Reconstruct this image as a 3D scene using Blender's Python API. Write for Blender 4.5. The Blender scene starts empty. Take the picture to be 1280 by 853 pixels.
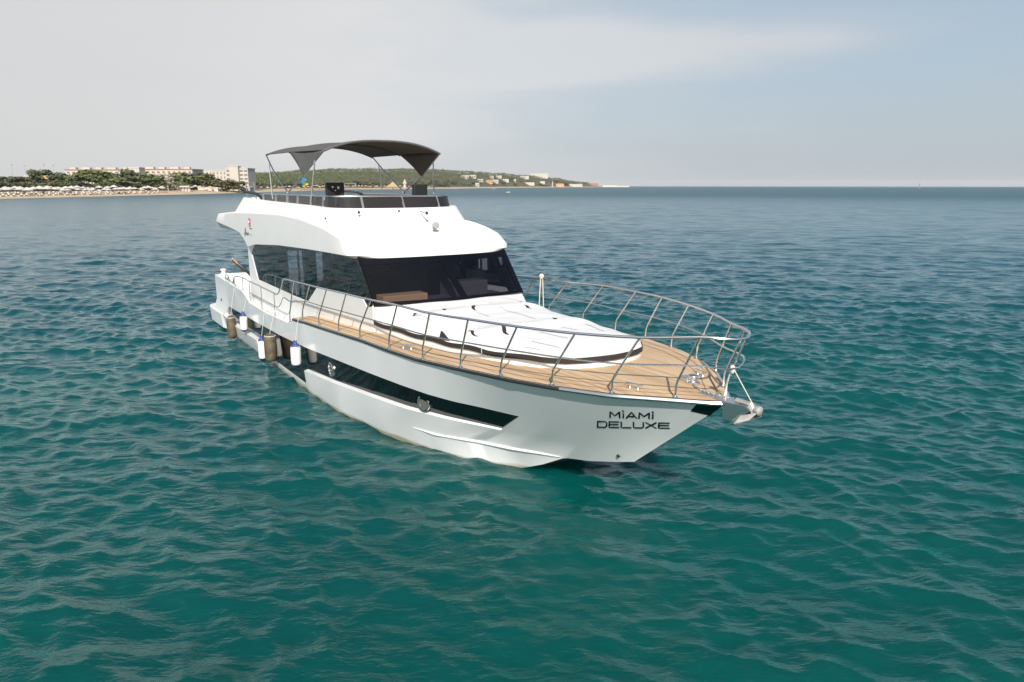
import bpy, bmesh, math, random
import numpy as np
from mathutils import Vector, Matrix
from mathutils.bvhtree import BVHTree
R = math.radians
random.seed(7)
rng = np.random.default_rng(11)
sc = bpy.context.scene
col = sc.collection

# ------------------------------------------------------------------ camera, sky, sun, exposure
CAM_H, PITCH, FOC = 5.2, R(12.30), 890.0
cam = bpy.data.cameras.new('camera'); cam.sensor_width = 36; cam.lens = FOC / 1280 * 36
cam.clip_start = 0.1; cam.clip_end = 60000
co = bpy.data.objects.new('camera', cam); col.objects.link(co)
co.location = (0, 0, CAM_H); co.rotation_euler = (R(90) - PITCH, R(-0.06), 0)
sc.camera = co

SUN_TO = Vector((0.14, -1.46, 1.02)).normalized()          # direction towards the sun
sun = bpy.data.lights.new('sun', 'SUN'); sun.energy = 4.3; sun.angle = R(0.6); sun.color = (1, .945, .86)
so = bpy.data.objects.new('sun', sun); col.objects.link(so)
so.rotation_euler = (-SUN_TO).to_track_quat('-Z', 'Y').to_euler()

world = bpy.data.worlds.new('World'); sc.world = world; world.use_nodes = True
def world_nodes():
    nt = world.node_tree; nt.nodes.clear(); L = nt.links.new; N = nt.nodes.new
    out = N('ShaderNodeOutputWorld'); bg = N('ShaderNodeBackground'); bg.inputs[1].default_value = 0.1
    sky = N('ShaderNodeTexSky'); sky.sky_type = 'NISHITA'; sky.sun_disc = False
    sky.sun_elevation = math.asin(SUN_TO.z); sky.sun_rotation = math.atan2(SUN_TO.x, SUN_TO.y)
    sky.air_density = 1.0; sky.dust_density = 2.2; sky.ozone_density = 1.0
    tc = N('ShaderNodeTexCoord'); sep = N('ShaderNodeSeparateXYZ'); L(tc.outputs['Generated'], sep.inputs[0])
    def math_(op, a, b=None, c=None):
        m = N('ShaderNodeMath'); m.operation = op
        for i, v in enumerate((a, b, c)):
            if v is None: continue
            if isinstance(v, (int, float)): m.inputs[i].default_value = v
            else: L(v, m.inputs[i])
        return m.outputs[0]
    def ss(v, a, b):
        m = N('ShaderNodeMapRange'); m.interpolation_type = 'SMOOTHSTEP'
        L(v, m.inputs[0]); m.inputs[1].default_value = a; m.inputs[2].default_value = b
        return m.outputs[0]
    x, y, z = sep.outputs
    # thin cloud sheet: streaks stretched along the horizon, slightly inclined
    mp = N('ShaderNodeMapping'); L(tc.outputs['Generated'], mp.inputs[0])
    mp.inputs['Rotation'].default_value = (0, R(-9), 0); mp.inputs['Scale'].default_value = (1.1, 1.1, 5.5)
    n1 = N('ShaderNodeTexNoise'); L(mp.outputs[0], n1.inputs[0]); n1.inputs['Scale'].default_value = 2.2
    n1.inputs['Detail'].default_value = 8; n1.inputs['Roughness'].default_value = .52; n1.inputs['Distortion'].default_value = .25
    nz = math_('MULTIPLY', math_('SUBTRACT', n1.outputs[0], .5), .55)
    # coverage falls off towards the right of the view, with a long streak reaching right high up
    base = ss(math_('ADD', math_('MULTIPLY', x, -1.0), nz), -.50, .30)
    base = math_('MULTIPLY', base, ss(z, .50, .22))
    # a thin wedge of cloud reaches far right: lower edge rises, upper edge falls
    nw_ = math_('MULTIPLY', nz, .14)
    lo_ = math_('ADD', math_('SUBTRACT', z, math_('ADD', math_('MULTIPLY', x, .128), .0955)), nw_)
    up_ = math_('ADD', math_('SUBTRACT', math_('SUBTRACT', .248, math_('MULTIPLY', x, .115)), z), nw_)
    st = math_('MULTIPLY', ss(lo_, -.018, .046), ss(up_, -.012, .046))
    st = math_('MULTIPLY', st, ss(math_('ADD', math_('MULTIPLY', x, -1), math_('MULTIPLY', nz, .35)), -.58, -.36))
    cov = math_('MAXIMUM', base, math_('MULTIPLY', st, .8))
    low = ss(z, .17, .0)
    cov = math_('MAXIMUM', cov, math_('MULTIPLY', low, .80))
    cov = math_('ADD', math_('MULTIPLY', cov, .86), .06)
    # overhead and behind: hazy sheet too
    back = ss(y, .3, -.4)
    cov = math_('MAXIMUM', cov, math_('MULTIPLY', back, .9))
    n2 = N('ShaderNodeTexNoise'); L(mp.outputs[0], n2.inputs[0]); n2.inputs['Scale'].default_value = 1.3; n2.inputs['Detail'].default_value = 5
    cr = N('ShaderNodeMix'); cr.data_type = 'RGBA'; L(n2.outputs[0], cr.inputs[0])
    cr.inputs[6].default_value = (5.05, 5.03, 5.02, 1); cr.inputs[7].default_value = (5.95, 5.92, 5.92, 1)
    # brighter veil in the middle of the view and the glow of the hazy air round the sun
    gx = math_('SUBTRACT', x, -.02); gx = math_('DIVIDE', gx, .42); gx = math_('POWER', 2.718, math_('MULTIPLY', math_('MULTIPLY', gx, gx), -1))
    dt = N('ShaderNodeVectorMath'); dt.operation = 'DOT_PRODUCT'; L(tc.outputs['Generated'], dt.inputs[0]); dt.inputs[1].default_value = tuple(SUN_TO)
    gain = math_('ADD', math_('ADD', .93, math_('MULTIPLY', gx, .13)), math_('MULTIPLY', ss(dt.outputs['Value'], -.1, 1.0), 1.5))
    cg = N('ShaderNodeVectorMath'); cg.operation = 'SCALE'; L(cr.outputs[2], cg.inputs[0]); L(gain, cg.inputs['Scale'])
    # cooler, thinner haze where the cover ends
    hz = N('ShaderNodeMix'); hz.data_type = 'RGBA'; L(math_('MAXIMUM', base, math_('MULTIPLY', st, .9)), hz.inputs[0])
    hz.inputs[6].default_value = (3.75, 4.1, 4.5, 1); L(cg.outputs[0], hz.inputs[7])
    sk = N('ShaderNodeMix'); sk.data_type = 'RGBA'; L(math_('MULTIPLY', ss(z, .46, .25), .7), sk.inputs[0]); L(sky.outputs[0], sk.inputs[6]); sk.inputs[7].default_value = (3.4, 4.2, 4.95, 1)
    mix = N('ShaderNodeMix'); mix.data_type = 'RGBA'
    L(cov, mix.inputs[0]); L(sk.outputs[2], mix.inputs[6]); L(hz.outputs[2], mix.inputs[7])
    L(mix.outputs[2], bg.inputs[0]); L(bg.outputs[0], out.inputs[0])
world_nodes()
vs = sc.view_settings
vs.view_transform = 'Standard'; vs.look = 'None'; vs.gamma = 1; vs.exposure = 0.40
vs.use_curve_mapping = False
cy = sc.cycles
cy.use_denoising = True
try: cy.denoiser = 'OPENIMAGEDENOISE'
except Exception: pass
cy.max_bounces = 8; cy.transparent_max_bounces = 12; cy.caustics_reflective = False; cy.caustics_refractive = False
cy.sample_clamp_indirect = 6

# ------------------------------------------------------------------ materials
def nodes(m):
    m.use_nodes = True; nt = m.node_tree
    return nt, nt.nodes.new, nt.links.new, nt.nodes['Principled BSDF']
def mat(name, c, rough=.5, metal=0, var=0, scale=3, coat=0, bump=0, bscale=40, spec=.5, detail=4, stretch=(1, 1, 1)):
    m = bpy.data.materials.new(name); nt, N, L, p = nodes(m)
    p.inputs['Base Color'].default_value = (*c, 1); p.inputs['Roughness'].default_value = rough
    p.inputs['Metallic'].default_value = metal; p.inputs['Specular IOR Level'].default_value = spec
    if coat: p.inputs['Coat Weight'].default_value = coat; p.inputs['Coat Roughness'].default_value = .06
    tc = N('ShaderNodeTexCoord'); mp = N('ShaderNodeMapping'); L(tc.outputs['Object'], mp.inputs[0]); mp.inputs['Scale'].default_value = stretch
    if var:
        n = N('ShaderNodeTexNoise'); L(mp.outputs[0], n.inputs[0]); n.inputs['Scale'].default_value = scale; n.inputs['Detail'].default_value = detail
        mr = N('ShaderNodeMapRange'); L(n.outputs[0], mr.inputs[0]); mr.inputs[1].default_value = .3; mr.inputs[2].default_value = .7
        mr.inputs[3].default_value = 1 - var; mr.inputs[4].default_value = 1 + var
        v = N('ShaderNodeVectorMath'); v.operation = 'SCALE'; v.inputs[0].default_value = c; L(mr.outputs[0], v.inputs['Scale'])
        L(v.outputs[0], p.inputs['Base Color'])
    if bump:
        n = N('ShaderNodeTexNoise'); L(mp.outputs[0], n.inputs[0]); n.inputs['Scale'].default_value = bscale; n.inputs['Detail'].default_value = 3
        b = N('ShaderNodeBump'); L(n.outputs[0], b.inputs['Height']); b.inputs['Strength'].default_value = bump; b.inputs['Distance'].default_value = .02
        L(b.outputs[0], p.inputs['Normal'])
    return m
M = {}
M['gel'] = mat('white_gelcoat', (.80, .80, .79), .28, var=.025, scale=1.2, coat=.3)
M['black'] = mat('black_gloss', (.005, .005, .006), .07, spec=.4)
M['rub'] = mat('black_rubber', (.018, .02, .02), .45)
M['steel'] = mat('stainless_steel', (.74, .73, .72), .26, 1)
M['alu'] = mat('aluminium', (.62, .61, .60), .32, 1)
M['darkfab'] = mat('dark_grey_canvas', (.092, .089, .087), .9, var=.12, scale=6, bump=.15, bscale=120)
M['strap'] = mat('brown_webbing', (.028, .022, .02), .8)
M['cover'] = mat('white_vinyl_cover', (.77, .765, .76), .5, bump=.9, bscale=2.6, var=.03)
M['seam'] = mat('grey_seam', (.32, .31, .31), .8)
M['fwhite'] = mat('white_fender_vinyl', (.78, .77, .74), .4, var=.04, scale=8)
M['fblue'] = mat('blue_fender_cap', (.035, .055, .20), .5)
M['fbrown'] = mat('brown_fender_sock', (.105, .085, .055), .6, var=.55, scale=5, bump=.3, bscale=30)
M['rope'] = mat('cream_rope', (.62, .58, .50), .8)
M['tan'] = mat('tan_leather', (.62, .38, .22), .5)
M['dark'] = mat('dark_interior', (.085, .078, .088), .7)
M['seatblk'] = mat('black_seat_vinyl', (.012, .012, .013), .5, bump=.2, bscale=14)
M['red'] = mat('red_paint', (.55, .03, .025), .45)
M['whitep'] = mat('white_paint', (.8, .8, .79), .45)
M['grime'] = mat('hull_bottom_paint', (.03, .05, .055), .7, var=.2)
M['ink'] = mat('black_lettering', (.008, .008, .009), .4)
M['galv'] = mat('galvanised_anchor', (.55, .52, .48), .45, .6, var=.2, scale=12)
M['screen'] = mat('smoked_acrylic', (.024, .022, .023), .25, spec=.35)

def hull_mat():
    m = mat('hull_gelcoat', (.77, .785, .79), .14, coat=.3); nt, N, L, p = nodes(m)
    tc = N('ShaderNodeTexCoord'); sep = N('ShaderNodeSeparateXYZ'); L(tc.outputs['Object'], sep.inputs[0])
    n = N('ShaderNodeTexNoise'); mp = N('ShaderNodeMapping'); mp.inputs['Scale'].default_value = (1.2, 1.2, 3)
    L(tc.outputs['Object'], mp.inputs[0]); L(mp.outputs[0], n.inputs[0]); n.inputs['Scale'].default_value = 1.6; n.inputs['Detail'].default_value = 6
    a = N('ShaderNodeMath'); a.operation = 'MULTIPLY_ADD'; L(n.outputs[0], a.inputs[0]); a.inputs[1].default_value = -.16; L(sep.outputs[2], a.inputs[2])
    mr = N('ShaderNodeMapRange'); L(a.outputs[0], mr.inputs[0]); mr.inputs[1].default_value = -.06; mr.inputs[2].default_value = .015
    mx = N('ShaderNodeMix'); mx.data_type = 'RGBA'; L(mr.outputs[0], mx.inputs[0])
    mx.inputs[6].default_value = (.46, .44, .30, 1)
    w = N('ShaderNodeMix'); w.data_type = 'RGBA'; L(n.outputs[0], w.inputs[0]); w.inputs[6].default_value = (.79, .81, .82, 1); w.inputs[7].default_value = (.84, .845, .845, 1)
    L(w.outputs[2], mx.inputs[7]); L(mx.outputs[2], p.inputs['Base Color'])
    return m
M['hull'] = hull_mat()

def teak_mat():
    m = mat('teak_deck', (.5, .36, .22), .6); nt, N, L, p = nodes(m)
    tc = N('ShaderNodeTexCoord'); sep = N('ShaderNodeSeparateXYZ'); L(tc.outputs['Object'], sep.inputs[0])
    fr = N('ShaderNodeMath'); fr.operation = 'MULTIPLY'; L(sep.outputs[1], fr.inputs[0]); fr.inputs[1].default_value = 1 / .065
    fl = N('ShaderNodeMath'); fl.operation = 'FLOOR'; L(fr.outputs[0], fl.inputs[0])
    fc = N('ShaderNodeMath'); fc.operation = 'FRACT'; L(fr.outputs[0], fc.inputs[0])
    seam = N('ShaderNodeMath'); seam.operation = 'LESS_THAN'; L(fc.outputs[0], seam.inputs[0]); seam.inputs[1].default_value = .085
    wn = N('ShaderNodeTexWhiteNoise'); wn.noise_dimensions = '1D'; L(fl.outputs[0], wn.inputs['W'])
    mp = N('ShaderNodeMapping'); mp.inputs['Scale'].default_value = (2.2, 30, 2); L(tc.outputs['Object'], mp.inputs[0])
    n = N('ShaderNodeTexNoise'); L(mp.outputs[0], n.inputs[0]); n.inputs['Scale'].default_value = 1.5; n.inputs['Detail'].default_value = 6
    n3 = N('ShaderNodeTexNoise'); L(tc.outputs['Object'], n3.inputs[0]); n3.inputs['Scale'].default_value = 1.1; n3.inputs['Detail'].default_value = 4
    ad = N('ShaderNodeMath'); ad.operation = 'MULTIPLY_ADD'; L(wn.outputs[0], ad.inputs[0]); ad.inputs[1].default_value = .55; L(n.outputs[0], ad.inputs[2])
    ad2 = N('ShaderNodeMath'); ad2.operation = 'MULTIPLY_ADD'; L(n3.outputs[0], ad2.inputs[0]); ad2.inputs[1].default_value = .6; L(ad.outputs[0], ad2.inputs[2])
    mr = N('ShaderNodeMapRange'); L(ad2.outputs[0], mr.inputs[0]); mr.inputs[1].default_value = .6; mr.inputs[2].default_value = 1.35
    cx = N('ShaderNodeMix'); cx.data_type = 'RGBA'; L(mr.outputs[0], cx.inputs[0]); cx.inputs[6].default_value = (.44, .285, .155, 1); cx.inputs[7].default_value = (.66, .475, .30, 1)
    c2 = N('ShaderNodeMix'); c2.data_type = 'RGBA'; sm = N('ShaderNodeMath'); sm.operation = 'MULTIPLY'; L(seam.outputs[0], sm.inputs[0]); sm.inputs[1].default_value = .38
    L(sm.outputs[0], c2.inputs[0]); L(cx.outputs[2], c2.inputs[6]); c2.inputs[7].default_value = (.16, .10, .06, 1)
    L(c2.outputs[2], p.inputs['Base Color'])
    return m
M['teak'] = teak_mat()

def glass_mat(name, tint, gloss=(1, 1, 1), ior=1.5):
    m = bpy.data.materials.new(name); m.use_nodes = True; nt = m.node_tree; nt.nodes.clear(); N = nt.nodes.new; L = nt.links.new
    o = N('ShaderNodeOutputMaterial'); t = N('ShaderNodeBsdfTransparent'); t.inputs[0].default_value = (*tint, 1)
    g = N('ShaderNodeBsdfGlossy'); g.inputs['Roughness'].default_value = .015; g.inputs[0].default_value = (*gloss, 1)
    f = N('ShaderNodeFresnel'); f.inputs[0].default_value = ior
    mx = N('ShaderNodeMixShader'); L(f.outputs[0], mx.inputs[0]); L(t.outputs[0], mx.inputs[1]); L(g.outputs[0], mx.inputs[2]); L(mx.outputs[0], o.inputs[0])
    return m
M['glass'] = glass_mat('tinted_glass', (.49, .49, .52))

# ------------------------------------------------------------------ mesh helpers
class MB:
    def __init__(s): s.v = []; s.f = []; s.m = []
    def vert(s, p): s.v.append(tuple(p)); return len(s.v) - 1
    def face(s, idx, m=0): s.f.append(tuple(idx)); s.m.append(m)
    def quadpts(s, pts, m=0): s.face([s.vert(p) for p in pts], m)
    def grid(s, rows, m=0, close=False, flip=False):
        ids = [[s.vert(p) for p in r] for r in rows]
        for a, b in zip(ids[:-1], ids[1:]):
            n = len(a)
            for i in range(n if close else n - 1):
                j = (i + 1) % n
                q = (a[i], a[j], b[j], b[i])
                s.face(q[::-1] if flip else q, m)
        return ids
    def box(s, c, d, rz=0, m=0, taper=1.0):
        cx, cy_, cz = c; dx, dy, dz = d[0] / 2, d[1] / 2, d[2] / 2
        cs, sn = math.cos(rz), math.sin(rz); ids = []
        for k in (-1, 1):
            tp = taper if k == 1 else 1
            for (i, j) in ((-1, -1), (1, -1), (1, 1), (-1, 1)):
                px, py = i * dx * tp, j * dy * tp
                ids.append(s.vert((cx + cs * px - sn * py, cy_ + sn * px + cs * py, cz + k * dz)))
        a = ids
        for q in ((3, 2, 1, 0), (4, 5, 6, 7), (0, 1, 5, 4), (1, 2, 6, 5), (2, 3, 7, 6), (3, 0, 4, 7)): s.face([a[i] for i in q], m)
    def tube(s, path, r, seg=8, m=0, cap=True):
        P = [Vector(p) for p in path]; n = len(P); rings = []
        t0 = (P[1] - P[0]).normalized(); up = Vector((0, 0, 1)) if abs(t0.z) < .9 else Vector((1, 0, 0))
        nrm = t0.cross(up).normalized()
        for i in range(n):
            if i == 0: t = t0
            elif i == n - 1: t = (P[-1] - P[-2]).normalized()
            else: t = ((P[i] - P[i - 1]).normalized() + (P[i + 1] - P[i]).normalized()).normalized()
            nrm = (nrm - t * nrm.dot(t)).normalized(); b = t.cross(nrm)
            rr = r[i] if hasattr(r, '__len__') else r
            rings.append([P[i] + (nrm * math.cos(a) + b * math.sin(a)) * rr for a in [2 * math.pi * k / seg for k in range(seg)]])
        ids = s.grid(rings, m, close=True, flip=False)
        if cap: s.face(ids[0], m); s.face(ids[-1][::-1], m)
    def lathe(s, prof, c=(0, 0, 0), seg=16, m=0, axis='z', mats=None):
        rings = []
        for (r, h) in prof:
            ring = []
            for k in range(seg):
                a = 2 * math.pi * k / seg; x, y = r * math.cos(a), r * math.sin(a)
                p = {'z': (x, y, h), 'x': (h, x, y), 'y': (x, h, y)}[axis]
                ring.append((c[0] + p[0], c[1] + p[1], c[2] + p[2]))
            rings.append(ring)
        ids = [[s.vert(p) for p in r] for r in rings]
        for q, (a, b) in enumerate(zip(ids[:-1], ids[1:])):
            for i in range(seg):
                j = (i + 1) % seg; s.face((a[i], a[j], b[j], b[i]), mats[q] if mats else m)
        s.face(ids[0][::-1], mats[0] if mats else m); s.face(ids[-1], mats[-1] if mats else m)
    def prism(s, poly, a, b, m=0):
        """poly: list of (x,z); extruded in y from a to b"""
        A = [s.vert((x, a, z)) for x, z in poly]; B = [s.vert((x, b, z)) for x, z in poly]
        n = len(A); s.face(A, m); s.face(B[::-1], m)
        for i in range(n):
            j = (i + 1) % n; s.face((A[i], B[i], B[j], A[j]), m)
    def add(s, o, mtx=None):
        k = len(s.v)
        for p in o.v: s.v.append(tuple(mtx @ Vector(p)) if mtx else p)
        for f in o.f: s.f.append(tuple(i + k for i in f))
        s.m += o.m
    def build(s, name, mats, parent=None, smooth=False, fix=True, bevel=0, angle=40):
        me = bpy.data.meshes.new(name); me.from_pydata(s.v, [], s.f)
        if not isinstance(mats, (list, tuple)): mats = [mats]
        for mm in mats: me.materials.append(mm)
        me.polygons.foreach_set('material_index', s.m)
        if fix:
            bm = bmesh.new(); bm.from_mesh(me)
            bmesh.ops.remove_doubles(bm, verts=bm.verts, dist=1e-4)
            bmesh.ops.dissolve_degenerate(bm, edges=bm.edges, dist=1e-5)
            bmesh.ops.recalc_face_normals(bm, faces=bm.faces); bm.to_mesh(me); bm.free()
        if smooth:
            me.polygons.foreach_set('use_smooth', [True] * len(me.polygons))
            me.set_sharp_from_angle(angle=R(angle))
        me.update()
        o = bpy.data.objects.new(name, me); col.objects.link(o); o.parent = parent
        if bevel:
            b = o.modifiers.new('bevel', 'BEVEL'); b.width = bevel; b.segments = 2; b.limit_method = 'ANGLE'
        return o
def tag(o, label=None, cat=None, group=None, kind=None):
    if label: o['label'] = label
    if cat: o['category'] = cat
    if group: o['group'] = group
    if kind: o['kind'] = kind
    return o
def empty(name, loc, rz=0):
    o = bpy.data.objects.new(name, None); col.objects.link(o); o.location = loc; o.rotation_euler = (0, 0, rz); o.empty_display_size = .3
    return o
def kids(o): return [c for c in col.objects if c.parent == o]
def copy_tree(o, parent=None, pool=None):
    c = o.copy(); col.objects.link(c); c.parent = parent
    for ch in list(o.children): copy_tree(ch, c)
    return c
def interp(x, tab, k): return float(np.interp(x, [t[0] for t in tab], [t[k] for t in tab]))
def smooth_path(pts, n=6):
    P = [Vector(p) for p in pts]; out = []
    for i in range(len(P) - 1):
        p0 = P[max(i - 1, 0)]; p1 = P[i]; p2 = P[i + 1]; p3 = P[min(i + 2, len(P) - 1)]
        for k in range(n):
            t = k / n
            out.append(.5 * ((2 * p1) + (p2 - p0) * t + (2 * p0 - 5 * p1 + 4 * p2 - p3) * t * t + (3 * p1 - p0 - 3 * p2 + p3) * t ** 3))
    out.append(P[-1]); return out

# ------------------------------------------------------------------ sea
def build_sea():
    dense = np.arange(-46, 46.01, .11); coarse1 = np.linspace(-180, -46.5, 70); coarse2 = np.linspace(46.5, 180, 70)[:-1]
    ang = np.radians(np.concatenate([coarse1, dense, coarse2]))
    r = [3.0]
    while r[-1] < 14000:
        x = r[-1]
        dr = .06 if x < 24 else (.06 + (x - 24) * .0066 if x < 260 else x * .035)
        r.append(x + dr)
    r = np.array(r); nr, na = len(r), len(ang)
    RR, AA = np.meshgrid(r, ang, indexing='ij')
    X = RR * np.sin(AA); Y = RR * np.cos(AA)
    sp = np.gradient(r)[:, None] * np.ones_like(RR)
    sp = np.maximum(sp, RR * np.gradient(ang)[None, :])
    Z = np.zeros_like(X); DX = np.zeros_like(X); DY = np.zeros_like(X)
    g = np.random.default_rng(5)
    main = math.atan2(-1.0, -.32)
    nw = 110
    lams = np.exp(np.linspace(math.log(.22), math.log(6), nw))
    env = 1 + .18 * np.sin(X * .031 + Y * .017 + 1.2) * np.sin(Y * .023 - X * .011) + .14 * np.sin(X * .09 - Y * .05)
    for lam in lams:
        k = 2 * math.pi / lam
        th = main + g.normal(0, .50 if lam > 1.5 else .72)
        slope = (.030 if lam < .35 else .045 if lam < .85 else .034 if lam < 1.8 else .025 * (1.8 / lam) ** .9) * g.uniform(.6, 1.35)
        a = slope / k; ph = g.uniform(0, 6.283)
        w = np.clip((lam / sp - 2.2) / 2.0, 0, 1)
        kx, ky = k * math.cos(th), k * math.sin(th)
        p = kx * X + ky * Y + ph
        A = a * w * env
        Z += A * np.sin(p); q = .8
        DX += q * A * math.cos(th) * np.cos(p); DY += q * A * math.sin(th) * np.cos(p)
    X = X + DX; Y = Y + DY
    n = nr * na
    me = bpy.data.meshes.new('sea_water')
    cv = np.stack([X, Y, Z], -1).reshape(-1, 3)
    i = np.arange(nr - 1)[:, None] * na; j = np.arange(na)[None, :]; j2 = (j + 1) % na
    quads = np.stack([i + j2, i + na + j2, i + na + j, i + j], -1).reshape(-1, 4)
    c = n; cv = np.vstack([cv, [[0, 0, 0]]])
    tri = np.stack([np.full(na, c), (np.arange(na) + 1) % na, np.arange(na)], -1)
    me.vertices.add(len(cv)); me.vertices.foreach_set('co', cv.astype(np.float32).ravel())
    nl = quads.size + tri.size
    me.loops.add(nl); me.loops.foreach_set('vertex_index', np.concatenate([quads.ravel(), tri.ravel()]).astype(np.int32))
    npoly = len(quads) + len(tri)
    me.polygons.add(npoly)
    ls = np.concatenate([np.arange(len(quads)) * 4, quads.size + np.arange(len(tri)) * 3]).astype(np.int32)
    me.polygons.foreach_set('loop_start', ls)
    me.polygons.foreach_set('use_smooth', np.ones(npoly, bool))
    me.update(calc_edges=True); me.validate()
    m = bpy.data.materials.new('sea_water'); m.use_nodes = True; nt = m.node_tree; nt.nodes.clear(); N = nt.nodes.new; L = nt.links.new
    out = N('ShaderNodeOutputMaterial')
    geo = N('ShaderNodeNewGeometry')
    def noise(scale, detail, stretch, rough=.5, rot=0):
        mp = N('ShaderNodeMapping'); L(geo.outputs['Position'], mp.inputs[0]); mp.inputs['Scale'].default_value = stretch; mp.inputs['Rotation'].default_value = (0, 0, rot)
        t = N('ShaderNodeTexNoise'); L(mp.outputs[0], t.inputs[0]); t.inputs['Scale'].default_value = scale; t.inputs['Detail'].default_value = detail; t.inputs['Roughness'].default_value = rough
        return t.outputs[0]
    n1 = noise(1.7, 5, (.65, 1.5, 1), .55, R(-14)); n2 = noise(6.5, 3, (.7, 1.3, 1), .5, R(20)); n3 = noise(.55, 4, (.6, 1.4, 1), .5, R(-8))
    gn = noise(.16, 3, (.7, 1.5, 1)); gs = N('ShaderNodeMapRange'); L(gn, gs.inputs[0]); gs.inputs[1].default_value = .38; gs.inputs[2].default_value = .62; gs.inputs[3].default_value = .15; gs.inputs[4].default_value = .9
    b3 = N('ShaderNodeBump'); L(n3, b3.inputs['Height']); b3.inputs['Strength'].default_value = .5; b3.inputs['Distance'].default_value = .20
    b1 = N('ShaderNodeBump'); L(n1, b1.inputs['Height']); b1.inputs['Strength'].default_value = .8; b1.inputs['Distance'].default_value = .11; L(b3.outputs[0], b1.inputs['Normal'])
    b2 = N('ShaderNodeBump'); L(n2, b2.inputs['Height']); L(gs.outputs[0], b2.inputs['Strength']); b2.inputs['Distance'].default_value = .028; L(b1.outputs[0], b2.inputs['Normal'])
    # waves finer than the modelled ones act as surface roughness
    ln = N('ShaderNodeVectorMath'); ln.operation = 'LENGTH'; L(geo.outputs['Position'], ln.inputs[0])
    ro = N('ShaderNodeMapRange'); L(ln.outputs['Value'], ro.inputs[0]); ro.inputs[1].default_value = 25; ro.inputs[2].default_value = 420; ro.inputs[3].default_value = .05; ro.inputs[4].default_value = .36
    gl = N('ShaderNodeBsdfPrincipled'); gl.inputs['Base Color'].default_value = (0, 0, 0, 1); gl.inputs['IOR'].default_value = 1.333; L(ro.outputs[0], gl.inputs['Roughness']); L(b2.outputs[0], gl.inputs['Normal'])
    # light scattered back from below the surface
    big = noise(.028, 3, (1, 1, 1)); 
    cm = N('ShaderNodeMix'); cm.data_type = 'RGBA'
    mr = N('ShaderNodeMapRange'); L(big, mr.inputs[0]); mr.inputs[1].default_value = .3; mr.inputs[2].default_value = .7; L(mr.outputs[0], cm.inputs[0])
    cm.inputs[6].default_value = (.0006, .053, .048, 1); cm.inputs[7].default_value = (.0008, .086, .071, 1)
    # body colour graded green near, blue far, standing in partly for sky reflection
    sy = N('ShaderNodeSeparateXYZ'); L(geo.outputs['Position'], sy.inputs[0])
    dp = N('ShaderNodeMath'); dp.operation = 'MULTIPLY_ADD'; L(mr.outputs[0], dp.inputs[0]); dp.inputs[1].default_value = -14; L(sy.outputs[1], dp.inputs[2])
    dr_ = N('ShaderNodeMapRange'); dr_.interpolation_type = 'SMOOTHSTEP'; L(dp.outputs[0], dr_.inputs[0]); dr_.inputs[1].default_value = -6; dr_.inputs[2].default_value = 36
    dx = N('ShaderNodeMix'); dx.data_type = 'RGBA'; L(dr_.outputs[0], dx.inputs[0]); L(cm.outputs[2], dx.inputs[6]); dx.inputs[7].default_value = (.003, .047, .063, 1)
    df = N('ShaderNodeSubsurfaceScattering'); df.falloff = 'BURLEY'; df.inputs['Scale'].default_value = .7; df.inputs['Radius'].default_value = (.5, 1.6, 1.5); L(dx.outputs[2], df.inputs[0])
    nv = N('ShaderNodeMix'); nv.data_type = 'VECTOR'; nv.inputs[0].default_value = .0; nv.inputs[4].default_value = (0, 0, 1); L(geo.outputs['Normal'], nv.inputs[5]); L(nv.outputs[1], df.inputs['Normal'])
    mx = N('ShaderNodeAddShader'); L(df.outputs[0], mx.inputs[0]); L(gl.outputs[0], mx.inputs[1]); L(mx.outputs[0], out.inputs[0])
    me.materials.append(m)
    o = bpy.data.objects.new('sea_water', me); col.objects.link(o); tag(o, kind='structure')
build_sea()

# ------------------------------------------------------------------ shore terrain (polar strip following the coast)
def bx(px, Y): return (px - 640) * Y * .0010978            # world x of a bearing at forward distance Y
def bz(py, Y): return CAM_H + (232.45 - py) / 932 * Y       # world height of an elevation angle at distance Y
COAST = [(-400, 150), (-200, 215), (0, 284), (100, 333), (165, 374), (230, 427), (300, 507), (340, 610), (380, 740), (420, 873), (500, 1114), (570, 1365), (650, 2150), (700, 2650), (742, 3150), (752, 3300)]
RIDGE = [(-400, 900, 6), (200, 1300, 10), (290, 1500, 22), (330, 1700, 26), (380, 1800, 34), (430, 1900, 41), (500, 1950, 42), (560, 1950, 40), (620, 2250, 38), (660, 2600, 36), (700, 2950, 28), (735, 3300, 14), (752, 3500, 2)]
def coastY(px): return interp(px, COAST, 1)
def ridge(px): return interp(px, RIDGE, 1), interp(px, RIDGE, 2)
def ground_z(px, Y):
    d = Y - coastY(px)
    z = float(np.interp(d, [-30, 0, 12, 30, 60], [-2.0, .05, 1.1, 1.9, 2.6]))
    if d > 60:
        Yr, zr = ridge(px)
        t = min(max((d - 60) / max(Yr - coastY(px) - 60, 50), 0), 1.6)
        s = t * t * (3 - 2 * t) if t < 1 else 1 - .4 * (t - 1)
        z += (zr - 2.6) * (s ** .8) + 1.2 * math.sin(px * .13 + Y * .006) * min(t, 1)
    return z
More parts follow.
